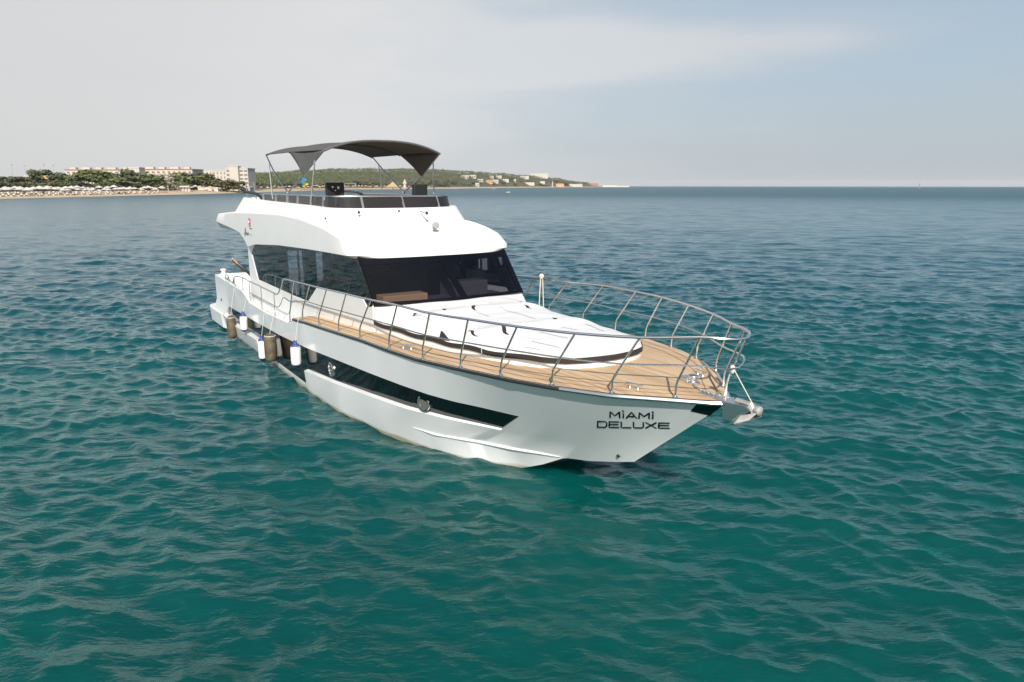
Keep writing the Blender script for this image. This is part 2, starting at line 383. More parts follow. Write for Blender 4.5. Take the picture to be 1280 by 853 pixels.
def build_land():
    pxs = np.linspace(-400, 752, 250)
    m_s = mat('beach_sand', (.50, .38, .25), .9, var=.12, scale=.08, detail=6)
    m_h = mat('wooded_ground', (.085, .078, .040), .95, var=.35, scale=.05, detail=6)
    offs = [-30, 0, 5, 12, 20, 30, 45]
    b = MB(); b.grid([[(bx(p, coastY(p) + d), coastY(p) + d, ground_z(p, coastY(p) + d)) for p in pxs] for d in offs])
    o = b.build('beach', m_s, smooth=True); tag(o, kind='structure')
    b = MB(); rows = []
    for t in np.concatenate([np.linspace(0, 1, 26), [1.15, 1.4]]):
        row = []
        for p in pxs:
            y0 = coastY(p) + 44.5; y1 = max(ridge(p)[0], y0 + 80); Y = y0 + (y1 - y0) * t
            row.append((bx(p, Y), Y, ground_z(p, Y) - (.05 if t == 0 else 0) - (30 if t > 1.3 else 0)))
        rows.append(row)
    b.grid(rows); o = b.build('coastal_hills', m_h, smooth=True); tag(o, kind='structure')
build_land()

# ------------------------------------------------------------------ the yacht (local frame: x forward, y to port, z up from the waterline)
yacht = empty('motor_yacht', (-3.045, 18.892, 0), R(-57.0))
tag(yacht, 'white flybridge motor yacht with black windows, teak foredeck and dark bimini top', 'yacht')
ROW_D = [(-11.6, 2.45, 1.86), (-8.5, 2.5, 1.81), (-6.9, 2.52, 1.80), (-6.55, 2.52, 1.72), (-5.9, 2.52, 1.53), (-4, 2.52, 1.5), (-1.75, 2.52, 1.56), (-1.35, 2.52, 1.62), (-1.15, 2.52, 1.78), (0, 2.52, 1.87), (1.1, 2.51, 1.93), (2.4, 2.5, 2.01), (3.6, 2.48, 2.08), (4.9, 2.43, 2.11), (6.0, 2.34, 2.14), (7.15, 2.17, 2.2), (8.45, 1.86, 2.24), (9.12, 1.6, 2.25), (9.95, 1.14, 2.255), (10.6, .56, 2.26), (11.0, .2, 2.26), (11.17, 0, 2.26)]
ROW_K = [(-11.6, 2.45, .12), (0, 2.48, .14), (2, 2.42, .28), (4, 2.2, .42), (5.65, 1.79, .45), (6.45, 1.28, .45), (7.07, .96, .45), (7.47, .7, .45), (7.98, .43, .46), (8.5, .24, .53), (9.0, .08, .65), (9.31, 0, .74)]
ROW_L = [(-11.6, 2.40, -.35), (0, 2.42, -.35), (2, 2.33, -.28), (3.73, 2.08, -.12), (5.07, 1.76, -.10), (6.08, 1.38, -.08), (6.69, 1.0, -.05), (7.04, .67, 0), (7.5, .56, .2), (7.98, .43, .46), (8.5, .24, .53), (9.0, .08, .65), (9.31, 0, .74)]
ROW_Z = [(-11.6, 0, -.9), (4, 0, -.95), (6.0, 0, -.75), (6.8, 0, -.25), (7.2, 0, 0), (7.6, 0, .2), (8.2, 0, .42), (8.8, 0, .58), (9.31, 0, .74)]
T_ROW = [(-9.47, 2.46, .92), (-5.79, 2.5, 1.0), (-2.62, 2.5, 1.06), (-.24, 2.5, 1.16), (3.86, 2.38, 1.37), (5.03, 2.25, 1.39), (5.92, 2.1, 1.395), (6.59, 1.91, 1.395), (7.13, 1.67, 1.39), (7.91, 1.36, 1.38)]
B_ROW = [(-9.75, 2.46, .57), (-7.9, 2.46, .46), (-5.07, 2.47, .5), (-.27, 2.48, .57), (1.83, 2.45, .74), (3.65, 2.31, .86), (5.05, 2.11, .92), (6.15, 1.80, .95), (6.68, 1.54, .94), (7.21, 1.28, .93)]
def srow(tab, xs): return [(x, interp(x, tab, 1), interp(x, tab, 2)) for x in xs]
def build_hull():
    # longitudinal stations: anchors (stern, band start, aft sponson end, gap end, band end, stem)
    seg_n = [12, 22, 24, 46, 30]
    aD = [-11.6, -9.4, -5.0, -.25, 8.35, 11.17]; aT = [-11.6, -9.47, -5.0, -.25, 7.91, 10.62]
    aB = [-11.6, -9.75, -5.0, -.25, 7.21, 9.85]; aK = [-11.6, -9.75, -5.0, -.25, 6.3, 9.31]
    def stations(a):
        out = []
        for k in range(5):
            n = seg_n[k]
            for i in range(n):
                t = i / n
                if k == 4: t = 1 - (1 - t) ** 1.25
                out.append(a[k] + (a[k + 1] - a[k]) * t)
        return np.array(out + [a[-1]])
    nB = np.cumsum([0] + seg_n)
    xD, xT, xB, xK = map(stations, (aD, aT, aB, aK))
    N = len(xD)
    # make sure the steps in the sheer are sampled: snap nearest stations
    for q in (-6.9, -6.55, -5.9, -1.75, -1.35, -1.15):
        xD[int(np.argmin(abs(xD - q)))] = q
    D = np.array(srow(ROW_D, xD)); K = np.array(srow(ROW_K, xK)); Lr = np.array(srow(ROW_L, xK)); Zr = np.array(srow(ROW_Z, xK))
    def on(rowX, tab, a0, i0, i1):
        P = np.zeros((N, 3))
        for i in range(N):
            if i0 <= i <= i1: P[i] = (rowX[i], interp(rowX[i], tab, 1), interp(rowX[i], tab, 2))
        # outside of the band: blend fraction between D and K
        for (ia, rng_) in ((i0, range(0, i0)), (i1, range(i1 + 1, N))):
            f = (P[ia][2] - K[ia][2]) / (D[ia][2] - K[ia][2])
            off = P[ia] - (K[ia] + f * (D[ia] - K[ia]))
            for i in rng_:
                w = (i / i0) if i < i0 else (1 - (i - i1) / (N - 1 - i1)) ** 2
                P[i] = K[i] + f * (D[i] - K[i]) + off * w
        return P
    i0, i1 = nB[1], nB[4]
    T = on(xT, T_ROW, aT, i0, i1); B = on(xB, B_ROW, aB, i0, i1)
    g0, g1 = nB[2], nB[3]
    def outward(P, amt):
        Q = P.copy()
        for i in range(N):
            a = P[max(i - 1, 0)]; b = P[min(i + 1, N - 1)]; t = b - a; n = np.array([-t[1] * -1, t[0] * -1 * -1, 0])
            n = np.array([-(b[1] - a[1]), b[0] - a[0], 0.]); n /= np.linalg.norm(n) + 1e-9
            if n[1] < 0: n = -n
            Q[i] = P[i] + n * amt[i]
        return Q
    idx = np.arange(N)
    inband = (idx >= i0) & (idx <= i1)
    spon = np.where((idx >= i0 - 14) & (idx <= g0), .13, 0.) + np.where((idx >= g1) & (idx <= i1), .085, 0.)
    tp = np.clip((i1 + 4 - idx) / 20, 0, 1); spon = np.where(idx >= g1, .085 * tp * tp * (3 - 2 * tp), spon)
    spon[:i0] *= np.linspace(1, 1, i0)
    inset = np.where(inband, -.018, 0.)
    Bo = outward(B, spon); Ko = outward(K, spon * .55 * np.where(idx > i1 - 16, np.clip((i1 - idx) / 16, 0, 1), 1))
    Bo[:, 2] += np.where(spon > 0, -.015, 0)
    T2 = outward(T, inset); B2 = outward(B, inset); B2[:, 2] += np.where(inband & (spon > 0), .012, 0)
    half = {}
    hull = MB(); band = MB()
    for sgn in (-1, 1):
        def S(P): return [(p[0], p[1] * sgn, p[2]) for p in P]
        d, t, t2, b2, bo, k, l, z = map(S, (D, T, T2, B2, Bo, Ko, Lr, Zr))
        def strip(mb, a, b, lo=0, hi=N - 1, m=0):
            for i in range(lo, hi):
                mb.quadpts([a[i], a[i + 1], b[i + 1], b[i]], m)
        strip(hull, d, t)
        strip(hull, l, z, m=1)
        # outside the band
        for lo, hi in ((0, i0), (i1, N - 1)): strip(hull, t, bo, lo, hi)
        # recess lips
        strip(hull, t, t2, i0, i1)
        strip(hull, b2, bo, i0, g0); strip(hull, b2, bo, g1, i1)
        strip(hull, bo, k, 0, g0); strip(hull, bo, k, g1, N - 1); strip(hull, k, l)
        hull.quadpts([t[i0], t2[i0], b2[i0], bo[i0]]); hull.quadpts([t[i1], t2[i1], b2[i1], bo[i1]])
        # gap between the two sponsons: black down to the boot stripe
        insK = outward(K, np.where((idx >= g0) & (idx <= g1), -.018, 0.)); ik = S(insK)
        strip(band, t2, b2, i0, i1); strip(band, b2, ik, g0, g1)
        strip(hull, ik, k, g0, g1)
        for g in (g0, g1): hull.quadpts([b2[g], bo[g], k[g], ik[g]])
    # transom
    c = [D[0], T[0], Bo[0], Ko[0], Lr[0], Zr[0]]
    hull.face([hull.vert((p[0], -p[1], p[2])) for p in c] + [hull.vert((p[0], p[1], p[2])) for p in c[-2::-1]])
    # bulwark cap and inner face aft of the foredeck
    ia = int(np.argmin(abs(xD + 1.15)))
    for sgn in (-1, 1):
        o_ = [(p[0], p[1] * sgn, p[2]) for p in D[:ia + 1]]; i_ = [(p[0], (p[1] - .11) * sgn, p[2]) for p in D[:ia + 1]]
        w_ = [(p[0], (p[1] - .11) * sgn, 1.30) for p in D[:ia + 1]]
        hull.grid([o_, i_, w_])
    ho = hull.build('hull', [M['hull'], M['grime']], yacht, smooth=True, angle=24)
    wo = band.build('hull_window_band', M['black'], ho, smooth=True, angle=30)
    return ho, wo, D, ia, N
hull_o, band_o, ROWD, IDECK, NST = build_hull()
def bvh_of(*obs):
    V, F = [], []
    for o in obs:
        k = len(V); V += [v.co.copy() for v in o.data.vertices]; F += [tuple(i + k for i in p.vertices) for p in o.data.polygons]
    return BVHTree.FromPolygons(V, F)
HB = bvh_of(hull_o, band_o)
def hull_y(x, z, off=.004, side=-1):
    loc, n, i, d = HB.ray_cast(Vector((x, 6 * side, z)), Vector((0, -side, 0)))
    if loc is None: return None
    if n.y * side < 0: n = -n
    return loc + n * off

def decal(name, poly_xz, matl, parent, off=.005, side=-1, res=5, thick=0):
    """flat shape given in (x,z), laid on the hull side"""
    b = MB(); (q0, q1, q2, q3) = poly_xz
    rows = []
    for i in range(res + 1):
        r = []
        for j in range(res + 1):
            u, v = j / res, i / res
            x = (1 - v) * ((1 - u) * q0[0] + u * q1[0]) + v * ((1 - u) * q3[0] + u * q2[0])
            z = (1 - v) * ((1 - u) * q0[1] + u * q1[1]) + v * ((1 - u) * q3[1] + u * q2[1])
            p = hull_y(x, z, off, side)
            r.append(p if p else Vector((x, 0, z)))
        rows.append(r)
    b.grid(rows); return b.build(name, matl, parent, fix=False)

# rub rail along the sheer, polished at the bow
def rub():
    for nm, sel, m, r in (('rub_rail', lambda x: -1.2 <= x <= 9.4, M['rub'], .029), ('bow_rub_plate', lambda x: x >= 9.2, M['steel'], .032)):
        pts = [(p[0], p[1], p[2] - .035) for p in ROWD if sel(p[0])]
        b = MB()
        if nm == 'rub_rail':
            for s in (-1, 1): b.tube([(x, y * s, z) for x, y, z in pts], r, 6)
        else:
            full = [(x, -y, z) for x, y, z in pts] + [(x, y, z) for x, y, z in pts[-2::-1]]
            full[len(pts) - 1] = (11.19, 0, 2.225); b.tube(full, r, 6)
        b.build(nm, m, hull_o, smooth=True, fix=False)
rub()
def spray_rails():
    for sg in (-1, 1):
        b = MB(); P = [(x, (y + .03) * sg, z + .01) for x, y, z in srow(ROW_K, np.linspace(5.0, 7.95, 40))]
        n = len(P); b.tube(P, [.004 + .020 * min(1, i / 16, (n - 1 - i) / 8) for i in range(n)], 6); b.build('spray_rail', M['hull'], hull_o, smooth=True, fix=False)
spray_rails()

# decks
def decks():
    b = MB(); xs = [i for i in range(IDECK, NST)]
    rows = []
    for v in np.linspace(-1, 1, 9):
        rows.append([(ROWD[i][0] - .012, max(ROWD[i][1] - .015, 0) * v, ROWD[i][2] + .004 + .03 * (1 - v * v) * min(1, ROWD[i][1])) for i in xs])
    b.grid(rows)
    d = b.build('foredeck', M['teak'], yacht, smooth=True, angle=30)
    # two dark strips following the deck edge, painted as shadows of the guard rails
    s = MB()
    for inset, w in ((.20, .012), (.40, .012)):
        for sg in (-1, 1):
            A, B_ = [], []
            for i in xs:
                if ROWD[i][1] - inset < .1: break
                y = ROWD[i][1] - inset; vz = y / max(ROWD[i][1] - .015, .01)
                z = ROWD[i][2] + .004 + .03 * (1 - vz * vz) * min(1, ROWD[i][1]) + .005
                A.append((ROWD[i][0] - .012, y * sg, z)); B_.append((ROWD[i][0] - .012, (y - w) * sg, z))
            s.grid([A, B_])
    s.build('painted_rail_shadow', mat('rail_shadow_tint', (.16, .11, .075), .8), d, fix=False)
    b = MB(); b.box((-6.37, 0, 1.27), (10.4, 4.84, .06)); b.build('side_deck', M['gel'], yacht)
    for sg in (-1, 1):
        st = MB(); st.box((-1.14, sg * 2.2, 1.545), (.06, .5, .47)); st.box((-1.45, sg * 2.2, 1.39), (.55, .42, .18)); st.box((-1.30, sg * 2.2, 1.55), (.26, .42, .14))
        st.build('deck_step', M['gel'], yacht, bevel=.02)
    # swim platform
    p = MB(); path = []
    for i in range(0, 19):
        a = math.pi * i / 18 - math.pi / 2
        sx, sy = math.cos(a), math.sin(a)
        path.append((-11.55 - 1.42 * (abs(sx) ** .42), 2.64 * math.copysign(abs(sy) ** .30, sy)))
    path = [(-9.75, -2.50), (-10.2, -2.62)] + path + [(-10.2, 2.62), (-9.75, 2.50)]
    top = [(x, y, .57) for x, y in path]; lo = [(x + .04, y * .985, .02) for x, y in path]
    T_ = [p.vert(q) for q in top]; Lw = [p.vert(q) for q in lo]
    p.face(T_); p.face(Lw[::-1])
    for i in range(len(T_)): j = (i + 1) % len(T_); p.face((T_[i], Lw[i], Lw[j], T_[j]))
    p.build('swim_platform', M['gel'], yacht, bevel=.025)
decks()

# cabin -------------------------------------------------------------
YC = 1.95
G_TOP = [(-7.62, 2.95), (-7.45, 3.12), (-7.1, 3.26), (-6.2, 3.38), (-4, 3.5), (-1.6, 3.56), (1.8, 3.66), (2.16, 3.68)]
G_BOT = [(3.06, 2.66), (2.72, 2.56), (2.44, 2.74), (-.74, 2.62), (-1.61, 2.12), (-2.95, 2.10), (-6.98, 2.13)]
def cabin():
    w = MB()
    for sg in (-1, 1):
        a, b_ = sg * YC, sg * (YC - .07)
        w.prism([(-8.1, 3.3), (-7.1, 3.5), (-7.1, 3.26), (-7.45, 3.12), (-7.62, 2.95), (-6.98, 2.13), (-6.98, 1.3), (-8.1, 1.3)], a, b_)
        w.prism([(-6.98, 2.13), (-2.95, 2.10), (-1.61, 2.12), (-.74, 2.62), (2.44, 2.74), (2.72, 2.56), (3.04, 2.64), (3.04, 1.3), (-6.98, 1.3)], a, b_)
    for (y0, y1, z0, z1) in ((-1.88, -.62, 1.3, 3.5), (-.10, .38, 1.3, 3.5), (.64, 1.88, 1.3, 3.5), (-.62, -.10, 2.95, 3.5), (.38, .64, 2.85, 3.5), (.38, .64, 1.3, 1.8)):
        w.box((-8.07, (y0 + y1) / 2, (z0 + z1) / 2), (.06, y1 - y0, z1 - z0))
    cab = w.build('cabin', M['gel'], yacht, bevel=.012)
    g = MB()
    for sg in (-1, 1):
        gp = MB(); gp.face([gp.vert((x, sg * (YC - .018), z)) for x, z in G_TOP + G_BOT])
        gp.build('side_window', M['glass'], cab)
    # window mullions: dark frames behind the glass
    fr = MB()
    def bar(p, q, wd, y, th=.04):
        (x0, z0), (x1, z1) = p, q; L_ = math.hypot(x1 - x0, z1 - z0); nx, nz = -(z1 - z0) / L_ * wd / 2, (x1 - x0) / L_ * wd / 2
        fr.prism([(x0 + nx, z0 + nz), (x1 + nx, z1 + nz), (x1 - nx, z1 - nz), (x0 - nx, z0 - nz)], y, y + th)
    for sg in (-1, 1):
        y0 = sg * (YC - .075)
        bar((1.6, 3.66), (2.3, 2.73), .12, y0); bar((2.12, 3.68), (3.02, 2.66), .14, y0)
        for x in (-5.6, -2.6, .1): bar((x, 3.6), (x + .02, 2.1 if x < -1 else 2.6), .09, y0)
        for i in range(len(G_TOP) - 1): bar(G_TOP[i], G_TOP[i + 1], .09, y0)
        gb = G_BOT + [G_TOP[0]]
        for i in range(len(gb) - 1): bar(gb[i], gb[i + 1], .08, y0)
    fr.build('window_frame', M['black'], cab)
    # port side bulkheads leave only a few openings, as seen through the glass
    pb = MB()
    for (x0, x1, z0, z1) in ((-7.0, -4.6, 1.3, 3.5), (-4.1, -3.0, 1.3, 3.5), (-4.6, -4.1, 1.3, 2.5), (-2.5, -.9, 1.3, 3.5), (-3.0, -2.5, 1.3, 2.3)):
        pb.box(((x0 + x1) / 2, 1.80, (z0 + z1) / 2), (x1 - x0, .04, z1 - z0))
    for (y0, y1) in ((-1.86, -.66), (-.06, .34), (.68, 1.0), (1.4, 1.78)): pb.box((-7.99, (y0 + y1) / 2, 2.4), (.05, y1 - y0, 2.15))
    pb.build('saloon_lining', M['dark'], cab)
    # windshield
    n = 14; rows = []
    for k in range(6):
        t = k / 5; r = []
        for i in range(n + 1):
            v = -1 + 2 * i / n
            xb = 3.14 + .24 * (1 - v * v); xt = 2.23 + .20 * (1 - v * v)
            r.append((xt + (xb - xt) * t, 1.93 * v, 3.70 + (2.665 - 3.70) * t))
        rows.append(r)
    wg = MB(); wg.grid(rows); wg.build('windshield', M['glass'], cab, smooth=True)
    wf = MB()
    def wp(v, t): 
        xb = 3.14 + .24 * (1 - v * v); xt = 2.23 + .20 * (1 - v * v); return Vector((xt + (xb - xt) * t - .03, 1.93 * v, 3.70 + (2.665 - 3.70) * t - .012))
    def wbar(a, b_, wd):
        A, B2 = wp(*a), wp(*b_); d = (B2 - A).normalized(); nrm = Vector((.75, 0, .66)); s_ = d.cross(nrm).normalized() * wd / 2
        th = -nrm * .04
        top = [A + s_, B2 + s_, B2 - s_, A - s_]; i1 = [wf.vert(p) for p in top]; i2 = [wf.vert(p + th) for p in top]
        wf.face(i1); wf.face(i2[::-1])
        for i in range(4): j = (i + 1) % 4; wf.face((i1[i], i2[i], i2[j], i1[j]))
    wbar((-.98, 0), (-.98, 1), .10); wbar((.98, 0), (.98, 1), .10); wbar((0.0, 0), (.10, 1), .17)
    for i in range(12):
        v0, v1 = -1 + i / 6, -1 + (i + 1) / 6; wbar((v0, .97), (v1, .97), .09); wbar((v0, .12), (v1, .12), .22)
    wf.build('windshield_frame', M['black'], cab)
    # interior
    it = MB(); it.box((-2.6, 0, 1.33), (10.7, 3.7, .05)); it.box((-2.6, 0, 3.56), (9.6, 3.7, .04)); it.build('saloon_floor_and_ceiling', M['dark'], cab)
    ds = MB(); ds.box((2.35, 0, 2.52), (1.0, 3.6, .10)); ds.box((2.0, .9, 2.72), (.5, 1.1, .36)); ds.build('dashboard', mat('dash_grey', (.10, .095, .11), .6), cab, bevel=.02)
    tn = MB(); tn.box((2.60, -1.05, 2.66), (.42, 1.1, .26)); tn.build('dashboard_trim', M['tan'], cab, bevel=.02)
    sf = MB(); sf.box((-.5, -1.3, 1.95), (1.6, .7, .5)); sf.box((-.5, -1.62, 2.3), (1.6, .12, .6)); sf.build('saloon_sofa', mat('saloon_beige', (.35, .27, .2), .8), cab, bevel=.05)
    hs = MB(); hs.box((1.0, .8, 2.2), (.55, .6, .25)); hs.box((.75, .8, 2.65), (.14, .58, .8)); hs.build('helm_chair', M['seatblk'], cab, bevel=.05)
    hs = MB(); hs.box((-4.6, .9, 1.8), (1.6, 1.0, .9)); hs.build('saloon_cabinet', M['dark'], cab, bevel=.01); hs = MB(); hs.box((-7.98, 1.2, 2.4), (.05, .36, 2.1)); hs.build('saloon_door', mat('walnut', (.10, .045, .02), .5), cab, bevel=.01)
    wh = MB(); wh.tube([(1.63 + .06 * math.cos(a) * .5, .85 + .2 * math.cos(a), 2.62 + .2 * math.sin(a)) for a in np.linspace(0, 6.283, 17)], .018, 6); wh.build('steering_wheel', M['rub'], cab, smooth=True)
    return cab
cab = cabin()

# coachroof with sun pad cover ---------------------------------------
W_TAB = [(2.9, 1.94), (3.1, 1.925), (4.0, 1.84), (4.8, 1.76), (5.9, 1.64), (7.1, 1.48), (7.7, 1.33), (8.2, 1.10), (8.5, .84), (8.66, .56), (8.75, .25), (8.78, 0)]
ZE = [(3.0, 2.30), (4, 2.30), (5, 2.31), (6, 2.34), (7, 2.38), (8, 2.42), (8.8, 2.45)]
CR = [(3.0, .37), (4, .31), (5, .27), (6, .23), (7, .18), (8, .12), (8.8, .0)]
def deck_z(x): return interp(x, ROW_D, 2)
def cover_z(x, y):
    w = max(interp(x, W_TAB, 1), 1e-3); v = min(abs(y) / w, 1)
    z = interp(x, ZE, 1) + interp(x, CR, 1) * (1 - v ** 5) ** .8
    # bolsters of the sun pads under the cover
    for (x0, x1, h) in ((4.1, 4.7, .06), (6.05, 6.6, .05)):
        z += h * max(0, 1 - abs((x - (x0 + x1) / 2) / (x1 - x0) * 1.6) ** 2) * (1 - v ** 8)
    z += (.010 * math.sin(3.1 * x + 2 * y) * math.sin(2.3 * y + .7 * x) + .003 * math.sin(9 * x - 5 * y)) * (1 - v ** 6)
    if x < 3.45: 
        t = (3.45 - x) / .45; z = z * (1 - t) + (2.66) * t if v < .999 else z
    return z
def coachroof():
    xs = np.concatenate([np.linspace(3.0, 8.2, 48), np.array([8.3, 8.4, 8.5, 8.58, 8.64, 8.69, 8.73, 8.76, 8.78])])
    b = MB()   # side wall from the deck up to the cover's hem
    out = [(x, -interp(x, W_TAB, 1)) for x in xs] + [(x, interp(x, W_TAB, 1)) for x in xs[-2::-1]]
    b.grid([[(x, y, deck_z(x) - .02) for x, y in out], [(3.0 + (x - 3.0) * .99, y * .985, interp(x, ZE, 1) - .002) for x, y in out]])
    c = b.build('coachroof', M['gel'], yacht, smooth=True, angle=50)
    g = MB(); vs_ = np.sin(np.linspace(-math.pi / 2, math.pi / 2, 41))
    g.grid([[(x, interp(x, W_TAB, 1) * v * (1.004), cover_z(x, interp(x, W_TAB, 1) * v)) for v in vs_] for x in xs])
    cv = g.build('sun_pad_cover', M['cover'], yacht, smooth=True, angle=60)
    # webbing hem
    hem = [(x, y) for x, y in out if not (y > 1.15 and x < 8.1)]
    s = MB(); h = .075
    def ring(k, dz, o): return [(x + (.01 if x > 8 else 0) * o, y * (1 + .006 * o), interp(x, ZE, 1) + dz + .012 * math.sin(x * 5)) for x, y in hem]
    s.grid([ring(0, -h, 1.2), ring(0, .012, 1.6), ring(0, .015, -1)])
    s.build('cover_hem', M['strap'], cv, smooth=True, fix=False)
    for (x, y, L_, a, w) in ((2.95, -1.82, .30, 1.35, .09), (5.62, -1.66, .20, .5, .10)):
        t = MB(); zt = interp(x, ZE, 1)
        P = [(x, y - .02, zt - .03), (x + .42, y + .05, zt + .0), (x + .05, y + .05, zt + .16), (x, y + .04, zt + .17)]
        t.quadpts(P); t.quadpts([(a_, b_ - .012, c_) for a_, b_, c_ in P]); t.build('cover_corner_flap', M['strap'], cv, fix=False)
    # strap slots and seams on the cover
    def line(pts, w, m, name, dz=.006):
        l = MB(); P = [Vector((x, y, cover_z(x, y) + dz)) for x, y in pts]; A, B_ = [], []
        n = len(P)
        for i in range(n):
            t = (P[min(i + 1, n - 1)] - P[max(i - 1, 0)]).normalized(); sd = t.cross(Vector((0, 0, 1))).normalized()
            ww = w * (math.sin(math.pi * (i + .5) / n) ** .5 if name == 'strap_slot' else 1) / 2
            A.append(P[i] + sd * ww); B_.append(P[i] - sd * ww)
        l.grid([A, B_]); return l.build(name, m, cv, fix=False)
    return c, cv, line
coach, cover, cover_line = coachroof()

# flybridge moulding ---------------------------------------------------
def outline(Xa, Xc, Xf, hw, n_side=26, n_c=16, e=2.6):
    side = [(Xa + (Xc - Xa) * i / n_side, -hw) for i in range(n_side)]
    cor = []
    for i in range(n_c + 1):
        a = math.pi / 2 * i / n_c
        cor.append((Xc + (Xf - Xc) * math.sin(a) ** (2 / e), -hw * math.cos(a) ** (2 / e)))
    half = side + cor
    return half + [(x, -y) for x, y in half[-2::-1]]
def flybridge():
    zA = [(-12.06, 3.84), (-9.5, 3.72), (-7.9, 3.61), (-7.63, 3.37), (-7.32, 3.21), (-7.0, 3.24), (-6.2, 3.36), (-3.5, 3.52), (-.7, 3.61), (2.2, 3.67), (2.6, 3.68)]
    zB = [(-11.7, 4.11), (-9.43, 4.24), (-6.2, 4.33), (-3.2, 4.38), (-1.3, 4.33), (.44, 4.19), (1.59, 4.02), (2.05, 3.90), (2.35, 3.84)]
    zC = [(-9.2, 4.30), (-3.2, 4.44), (-1.3, 4.40), (-.2, 4.28), (.5, 4.24), (1.0, 4.235)]
    zD = [(-8.6, 4.80), (-5.5, 4.74), (-.9, 4.69), (.6, 4.645)]
    def ring(o, z): return [(x, y, interp(x, z, 1)) for x, y in o]
    A = ring(outline(-12.06, 1.95, 2.52, 2.15), zA)
    A2 = [(x - (.02 if x > 1.9 else 0), y, z + .09 if x > -7.9 else z + .03) for x, y, z in A]
    B = ring(outline(-11.7, 1.55, 2.30, 2.13), zB)
    Bm = [(x - .10 * (1 if x > 1.4 else 0), y * .985, z + .045) for x, y, z in B]
    C = ring(outline(-9.2, -.25, .98, 2.03), zC)
    Dd = ring(outline(-8.6, -.3, .60, 1.84), zD)
    D2 = ring(outline(-8.6, -.38, .46, 1.74), zD)
    E_ = [(x, y, 4.16) for x, y, z in ring(outline(-8.6, -.42, .42, 1.70), zD)]
    F_ = [(x, y * .93, 3.60) for x, y, z in A]
    n = len(A)
    b = MB(); b.grid([F_, A, A2, B, Bm, C, Dd, D2, E_])
    for lo, hi in ((F_, A), (A, A2), (A2, B), (B, Bm), (Bm, C), (C, Dd), (Dd, D2), (D2, E_)): b.quadpts([lo[0], lo[-1], hi[-1], hi[0]])
    fly = b.build('flybridge', M['gel'], yacht, smooth=True, angle=32)
    fl = MB(); fl.face([fl.vert((x, y, 4.17)) for x, y, z in E_]); fl.build('flybridge_floor', M['teak'], fly)
    so_ = MB(); so_.face([so_.vert((x, y, 3.605)) for x, y, z in F_]); so_.build('soffit', M['gel'], fly)
    # smoked wind deflector panels between posts
    ol = outline(-6.45, -.55, .36, 1.72, 40, 18, 3.2)
    def cz(x): return interp(x, zD, 1)
    L_ = [0]
    for i in range(1, len(ol)): L_.append(L_[-1] + math.hypot(ol[i][0] - ol[i - 1][0], ol[i][1] - ol[i - 1][1]))
    def P(s):
        x = np.interp(s, L_, [p[0] for p in ol]); y = np.interp(s, L_, [p[1] for p in ol]); return float(x), float(y)
    total = L_[-1]
    # lean outwards at the bottom in front: top ring pulled slightly aft
    def top(x, y): return (x - (.16 if x > -.3 else .0) * min(1, (x + .3) / .4 if x > -.3 else 0), y * .985, 4.935)
    s0 = lambda X: next(L_[i] for i in range(len(ol)) if ol[i][0] >= X)
    cuts = [0, s0(-5.07), s0(-3.92), s0(-2.79), s0(-1.62), s0(-.62)]
    front_half = [s for s in cuts]
    mid = total / 2
    front = [mid - 1.0, mid + .1, mid + 1.15]
    cuts = cuts + front + [total - s for s in front_half[::-1]]
    for a, c_ in zip(cuts[:-1], cuts[1:]):
        pn = MB(); ss_ = np.linspace(a + .03, c_ - .03, 10); r0, r1 = [], []
        for s in ss_:
            x, y = P(s); r0.append((x, y, cz(x) - .005)); r1.append(top(x, y))
        pn.grid([r0, r1]); q = pn.build('wind_deflector', M['screen'], fly)
        sm = q.modifiers.new('thick', 'SOLIDIFY'); sm.thickness = .012
    rl = MB(); rl.tube([top(*P(s)) for s in np.linspace(0, total, 90)], .021, 7); rail = rl.build('deflector_rail', M['alu'], fly, smooth=True)
    for s in cuts:
        x, y = P(s); ps = MB(); t = top(x, y); ps.tube([(x + .015, y * 1.012, cz(x) - .02), (t[0] + .01, t[1] * 1.012, t[2])], .018, 6); ps.build('deflector_post', M['alu'], rail, smooth=True)
    # aft rail stubs
    for sg in (-1, 1):
        ar = MB(); ar.tube(smooth_path([(-6.5, sg * 1.75, 4.78), (-7.0, sg * 1.77, 4.92), (-7.8, sg * 1.78, 4.97), (-8.5, sg * 1.75, 4.99)]), .05, 6); ar.build('aft_bolster', M['rub'], fly, smooth=True)
        ar = MB(); ar.tube([(-8.5, sg * 1.75, 4.8), (-8.5, sg * 1.75, 5.28), (-7.35, sg * 1.76, 5.28), (-7.35, sg * 1.76, 4.8)], .02, 6); ar.build('aft_rail', M['alu'], fly, smooth=True)
    return fly
fly = flybridge()

